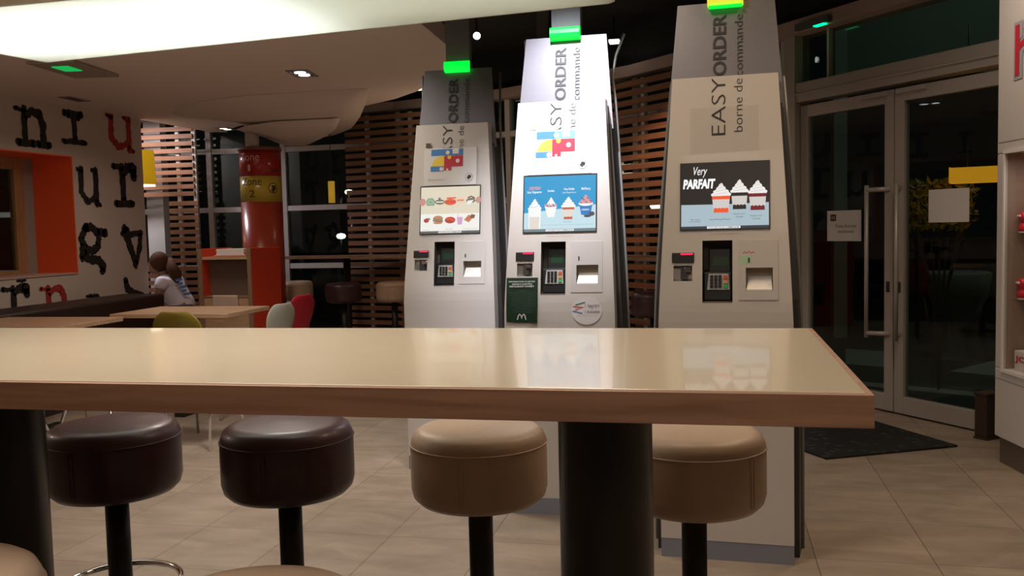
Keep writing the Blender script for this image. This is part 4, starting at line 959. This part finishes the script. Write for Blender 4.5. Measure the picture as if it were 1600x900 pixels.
MB().box(-.045, .045, -.06, .06, 0, .02).build('diffuser', mat('panel_glow', (.8, .8, .8), .4, emit=(1, .97, .92), es=3), o); MB().box(-.05, .05, -.065, .065, .0205, .05).build('housing', BLACKM, o)
MB().tube([(0, 0, .05), (0, 0, 3.15 - p.z)], .006, 6).build('stem', BLACKM, o)
p = at(652, 138, 9.6); o = thing('panel_light', 'bright wedge of a ceiling panel light behind the left kiosk', 'ceiling light', tuple(p))
MB().box(-.16, .16, -.16, .16, 0, .02).build('diffuser', mat('panel_glow_warm', (.8, .8, .8), .4, emit=(1, .9, .7), es=2), o); MB().box(-.17, .17, -.17, .17, .0205, .06).build('housing', BLACKM, o)
MB().tube([(0, 0, .06), (0, 0, 3.15 - p.z)], .006, 6).build('stem', BLACKM, o)
# dark ducts and rails under the black ceiling
m = MB()
for (a, b_) in (((-3, 5.2, 3.05), (2.6, 4.5, 3.05)), ((-3, 7.0, 3.05), (2.2, 6.2, 3.05)), ((-.4, 2.6, 3.08), (-1.6, 8.8, 3.08)), ((.8, 2.6, 3.08), (.1, 8.0, 3.08))): m.bar(a, b_, .10, .07)
struct(m.build('trim_9', mat('duct_black', (.03, .032, .03), .55)))

# ================================================================== LEFT SEATING
# bench
bn = thing('bench', 'long dark brown upholstered bench along the lettered wall', 'bench', (-5.2, 5.5, 0))
MB().box(-.36, .10, -3.0, 2.27, .30, .75).build('backrest', mat('bench_leather', (.022, .010, .008), .5), bn, bevel=.03, seg=4)
MB().box(.105, .52, -3.0, 2.27, .30, .44).build('seat', mat('bench_leather', (.022, .010, .008), .5), bn, bevel=.03, seg=4)
MB().box(-.34, .44, -2.98, 2.24, 0, .298).build('base', mat('bench_base', (.05, .035, .03), .6), bn)

def make_table(label, w_, d_):
    o = thing('dining_table', label, 'table')
    MB().box(-w_ / 2, w_ / 2, -d_ / 2, d_ / 2, .72, .75).build('tabletop', TANWOOD, o, bevel=.003)
    MB().lathe([(.035, .03), (.035, .70), (.09, .712), (.09, .719)], n=20).build('leg', BLACKM, o)
    MB().box(-.24, .24, -.04, .04, 0, .03).box(-.04, .04, -.22, .22, 0, .0299).build('foot', BLACKM, o)
    return o
t1 = make_table('light wooden dining table in front of the orange bin unit', .92, .62); t1.location = (-3.74, 6.02, 0)
dup(t1, (-4.42, 5.22, 0), 0, 'light wooden dining table beside the bench, mostly hidden by the olive chair')
dup(t1, (-4.15, 4.0, 0), 0, 'light wooden dining table nearest the camera, showing under the bar table')

def make_chair(cm, label):
    o = thing('shell_chair', label, 'chair')
    # seat shell, local: sitter faces -y
    W2 = .19
    m = MB(); vs = []; N = 9
    prof = [(-.20, .435), (-.17, .45), (-.08, .455), (.04, .450), (.12, .455), (.165, .49), (.185, .55), (.20, .62), (.212, .70), (.222, .76), (.226, .81)]
    wid = [.15, .185, .195, .19, .165, .13, .13, .165, .19, .175, .10]
    for (y, z), wd in zip(prof, wid):
        for j in range(N):
            a = -1 + 2 * j / (N - 1); c = .025 * a * a
            vs.append((a * wd, y - (c if z > .5 else 0), z + (c * .8 if z <= .5 else (-.0))))
    m.add(vs, [(i * N + j, i * N + j + 1, (i + 1) * N + j + 1, (i + 1) * N + j) for i in range(len(prof) - 1) for j in range(N - 1)], 0, True)
    sh = m.build('shell', cm, o)
    sd = sh.modifiers.new('solidify', 'SOLIDIFY'); sd.thickness = .010; sb = sh.modifiers.new('subsurf', 'SUBSURF'); sb.levels = 1; sb.render_levels = 1
    for sx in (-1, 1):
        for y0, y1 in ((-.08, -.20), (.06, .20)):
            MB().tube([(sx * .09, y0, .435), (sx * .12, y0 * 1.15, .41), (sx * .20, y1, .0)], .009, 8).build('leg', CHROME, o)
    return o
OL = make_chair(mat('olive_plastic', (.17, .125, .010), .45), 'olive green shell chair with its back to the bar table'); OL.location = (at(309, 485, 5.7).x, at(309, 485, 5.7).y, 0); OL.rotation_euler.z = PI - .12; OL.scale.z = 1.04
def placed(cm, label, px, py, Z, rz, name):
    c = make_chair(cm, label); p = at(px, py, Z); c.location = (p.x, p.y, 0); c.rotation_euler.z = rz
    c['group'] = 'shell chairs in the dining corner'; return c
OL['group'] = 'shell chairs in the dining corner'
placed(mat('pale_grey_plastic', (.42, .42, .36), .4), 'pale grey shell chair between the table and the red chair', 400, 467, 6.45, -1.66, 1)
placed(mat('crimson_plastic', (.45, .015, .03), .4), 'crimson shell chair behind the pale grey chair', 438, 455, 7.3, -1.70, 1)
placed(mat('cream_plastic', (.62, .60, .55), .4), 'cream shell chair whose rounded top barely shows over the bar table', 145, 508, 5.15, PI + .1, 1)
placed(mat('navy_plastic', (.012, .010, .05), .4), 'navy shell chair behind the long bench, under the seated person', 284, 470, 9.35, PI + .5, 1).scale = (1, 1, .75)
placed(mat('dark_navy_plastic', (.02, .02, .04), .4), 'very dark shell chair beside the orange bin unit', 318, 418, 10.1, -1.7, 1).scale = (1, 1, 1.12)
placed(mat('orange_plastic', (.60, .05, .02), .4), 'orange shell chair at the far left, seen below the bar table', 8, 520, 4.75, -1.4, 1)

# bin unit
p0 = at(310, 388, 8.3); p1 = at(390, 388, 8.3)
bd = Vector((p1.x - p0.x, p1.y - p0.y)).normalized()
bu = thing('bin_unit', 'orange and wood tray and waste bin unit in front of the red column', 'bin', (p0.x, p0.y, 0), -.12)
WDT, DPT, HT = .56, .45, 1.17
OR2 = mat('bin_orange', (.62, .05, .018), .4)
MB().box(WDT - .03, WDT, .0, DPT, 0, HT).build('side_panel', OR2, bu, bevel=.004)
MB().box(0, .035, .0, DPT, 0, HT).build('side_panel', OR2, bu, bevel=.004)
BW = mat('bin_wood_edge', (.26, .16, .10), .5)
m = MB(); m.box(-.004, .036, -.012, -.0005, 0, HT); m.box(WDT - .04, WDT + .0, -.012, -.0005, 0, HT); m.build('edge_strip', BW, bu)
MB().box(.036, WDT - .031, .10, DPT, .30, HT - .08).build('back_board', mat('bin_inner', (.16, .11, .085), .6), bu)
MB().box(.036, WDT - .031, .0, DPT, HT - .10, HT - .075).build('tray_shelf', TANWOOD, bu)
MB().box(.036, WDT - .031, .0, .09, .0, .72).build('flap_door', TANWOOD, bu, bevel=.003)
MB().box(.036, WDT - .031, .0, .099, .725, .74).build('sill', BW, bu)
tr = tag(MB().box(-.17, .17, -.12, .12, 0, .012).build('tray', mat('tray_pink', (.55, .25, .25), .4), bevel=.004), 'pinkish tray under the papers on top of the bin unit', 'tray')
MW = bu.matrix_basis
tr.location = MW @ Vector((.30, .16, HT - .074)); tr.rotation_euler.z = bu.rotation_euler.z
st = MB()
for k in range(5): st.box(-.15 + .004 * (k % 3), .14 - .005 * (k % 2), -.11, .10 - .004 * (k % 3), .0135 + k * .011, .0235 + k * .011)
st = tag(st.build('paper_stack', PAPER), 'stack of white tray papers on top of the orange bin unit', 'papers'); st.location = tr.location; st.rotation_euler.z = tr.rotation_euler.z + .05
bg = MB(); bg.box(-.13, .14, 0, .02, 0, .13); cb = tag(bg.build('cloth', mat('paper_bag', (.52, .40, .33), .8, noise=.1), bevel=.01), 'crumpled beige cloth hanging over the lower flap of the bin unit', 'cloth'); cb.location = MW @ Vector((.27, -.024, .62)); cb.rotation_euler.z = bu.rotation_euler.z

# yellow pendant lamp by the left wall end
yp_ = at(221, 265, 10.2)
yo = thing('pendant_lamp', 'yellow pendant lamp glowing beyond the end of the lettered wall', 'lamp', (yp_.x, yp_.y, yp_.z - .17))
YS = mat('yellow_shade', (.75, .52, .02), .5, emit=srgb(200, 150, 10), es=.35)
MB().lathe([(.17, 0), (.155, .38), (.150, .38), (.165, 0)], n=6, smooth=False).build('lamp_shade', YS, yo)
MB().lathe([(0, -.02), (.150, -.015), (.160, .02), (0, .02)], n=6, smooth=False).build('diffuser', mat('lamp_bottom', (.8, .8, .7), .5, emit=(1, .9, .7), es=3.5), yo)
MB().tube([(0, 0, .38), (0, 0, 3.15 - yo.location.z)], .004, 6).build('cord', BLACKM, yo)
# yellow shade added before the window to stand in for a lamp reflection
q = at(518, 297, 9.4); yo = thing('pendant_lamp', 'narrow yellow lamp standing in for a reflection in the dark window left of the slat screen', 'lamp', (q.x, q.y, q.z - .13))
MB().lathe([(.034, 0), (.034, .22), (.03, .22), (.03, 0)], n=20).build('lamp_shade', mat('reflected_shade_dim', (.5, .35, .05), .5, emit=srgb(170, 130, 40), es=.6), yo); MB().tube([(0, 0, .22), (0, 0, 2.36 - q.z + .13)], .004, 6).build('cord', BLACKM, yo)

# ================================================================== PERSON
SKIN = mat('skin', (.30, .16, .11), .5); SHIRT = mat('white_shirt', (.80, .77, .86), .7, noise=.05, nscale=9, bump=.5); HAIR = mat('brown_hair', (.085, .038, .018), .75, spec=.15, noise=.4, nscale=60, bump=.6); JEANS = mat('blue_trousers', (.08, .08, .48), .7)
def skin_mesh(name, joints, edges, m, parent=None, sub=2):
    me = bpy.data.meshes.new(name); me.from_pydata([j[0] for j in joints], edges, []); me.materials.append(m)
    o = bpy.data.objects.new(name, me); C.objects.link(o)
    if parent: o.parent = parent
    md = o.modifiers.new('skin', 'SKIN'); md.use_smooth_shade = True
    for i, j in enumerate(joints):
        r = j[1] if isinstance(j[1], tuple) else (j[1], j[1]); me.skin_vertices[0].data[i].radius = r
        me.skin_vertices[0].data[i].use_root = (i == 0)
    s_ = o.modifiers.new('subsurf', 'SUBSURF'); s_.levels = sub; s_.render_levels = sub
    return o
PZ = 9.75
hp = at(303, 486, PZ)
pe = thing('person', 'seated person with brown ponytail, white T-shirt with blue print and blue trousers, facing left', 'person', (hp.x, hp.y, 0))
pe.location.z = 0
def L(px, py, dz=0.): v = at(px - 5, py + 3, PZ + dz); return (v.x - hp.x, v.y - hp.y, v.z)
hipc = L(300, 487); ch = L(277, 452); nk = L(261, 427); hdp = L(252, 411)
J = [(hipc, .13), (L(288, 468), .12), (ch, (.15, .12)), (L(267, 436), .12), (nk, .05), (L(257, 420), .05),       # 0-5
     (L(252, 411, -.02), .085), (L(250, 402, -.01), .075),                                                    # 6,7 head
     (L(258, 438, -.16), .055), (L(252, 458, -.20), .045), (L(247, 466, -.08), .036), (L(246, 468, .02), .025),       # 8-11 near arm
     (L(284, 437, .14), .055), (L(296, 452, .10), .042), (L(300, 466, .0), .034), (L(303, 474, -.05), .022),         # 12-15 far arm
     (L(290, 492, -.10), .09), (L(262, 490, -.25), .075), (L(258, 530, -.28), .055), (L(262, 560, -.26), .04), (L(252, 562, -.30), .03),
     (L(290, 492, .12), .09), (L(262, 490, .25), .075), (L(258, 530, .28), .055), (L(262, 560, .26), .04), (L(252, 562, .30), .03)]
J = [(tuple(Vector(p)), r) for p, r in J]
E_ = [(0, 1), (1, 2), (2, 3), (3, 4), (4, 5), (5, 6), (6, 7), (3, 8), (8, 9), (9, 10), (10, 11), (3, 12), (12, 13), (13, 14), (14, 15), (0, 16), (16, 17), (17, 18), (18, 19), (19, 20), (0, 21), (21, 22), (22, 23), (23, 24), (24, 25)]
body = skin_mesh('body', J, E_, SKIN, pe)
# face: nose, chin, ear on the left-facing head
fwd = (Vector(L(238, 412)) - Vector(L(252, 411))).normalized()
hc = Vector(L(252, 409, -.02))
m = MB()
def ball(mb, c, r, sx=1, sy=1, sz=1, n=16, mi=0):
    pr = [(r * math.sin(PI * k / 10), -r * math.cos(PI * k / 10)) for k in range(11)]
    mb.lathe(pr, n=n, mi=mi, T=Matrix.Translation(c) @ Matrix.Diagonal((sx, sy, sz, 1)))
ball(m, hc + fwd * .02 + Vector((0, 0, -.01)), .082, 1, .88, 1.2); ball(m, hc + fwd * .098 + Vector((0, 0, -.005)), .013, 1.1, .8, 1.4); ball(m, hc + fwd * .06 + Vector((0, 0, -.075)), .032); ball(m, hc + fwd * .085 + Vector((0, 0, -.045)), .014, 1, 1.5, .7)
side = Vector((-fwd.y, fwd.x, 0)).normalized(); side = side if side.y < 0 else -side
ball(m, hc + side * .078 + Vector((0, 0, -.005)), .02, .9, .5, 1.4)
m.build('face', SKIN, pe)
m = MB()
for s_ in (-1, 1): ball(m, hc + fwd * .083 + side * .03 * s_ + Vector((0, 0, .022)), .010, n=10)
m.build('eyes', mat('eye_dark', (.04, .03, .03), .3), pe)
m = MB(); ball(m, hc - fwd * .015 + Vector((0, 0, .018)), .102, 1.05, .95, 1.1)
pony = [hc - fwd * .09 + Vector((0, 0, .03)), hc - fwd * .13 + Vector((0, 0, .035)), Vector(L(273, 414, -.08)), Vector(L(279, 424, -.1)), Vector(L(281, 434, -.1)), Vector(L(278, 440, -.1))]
m.tube([tuple(p) for p in pony], .04, 14, taper=[.025, .03, .058, .065, .05, .012])
m.build('hair', HAIR, pe)
# T-shirt: slightly larger torso and sleeves
JS = [(hipc, .145), (L(288, 468), .135), (ch, (.165, .135)), (L(267, 436), .128), (L(262, 429), .062), (L(258, 438, -.16), .072), (L(252, 452, -.2), .066), (L(284, 437, .14), .070), (L(293, 448, .11), .062)]
skin_mesh('t_shirt', JS, [(0, 1), (1, 2), (2, 3), (3, 4), (3, 5), (5, 6), (3, 7), (7, 8)], SHIRT, pe)
JT = [(L(302, 492), .15), (L(290, 494, -.10), .10), (L(262, 491, -.25), .088), (L(258, 530, -.28), .068), (L(262, 556, -.26), .055), (L(290, 494, .12), .10), (L(262, 491, .25), .088), (L(258, 530, .28), .068), (L(262, 556, .26), .055), (L(306, 474), .10)]
skin_mesh('trousers', JT, [(0, 1), (1, 2), (2, 3), (3, 4), (0, 5), (5, 6), (6, 7), (7, 8), (0, 9)], JEANS, pe)
# blue print on the shirt's back
m = MB(); o1 = Vector(L(281, 432, -.16)); dx_ = (Vector(L(291, 430, -.12)) - o1); dy_ = (Vector(L(291, 460, -.13)) - o1)
Tp = frame(o1 + Vector((0, -.03, 0)), dx_, -dy_)
for k in range(5): m.rect(.0 + .012 * k, .075 + .012 * k - .02 * (k % 2), -.035 - .04 * k, -.008 - .04 * k, Tp, .0)
m.build('shirt_print', mat('print_blue', (.10, .25, .55), .6), pe)
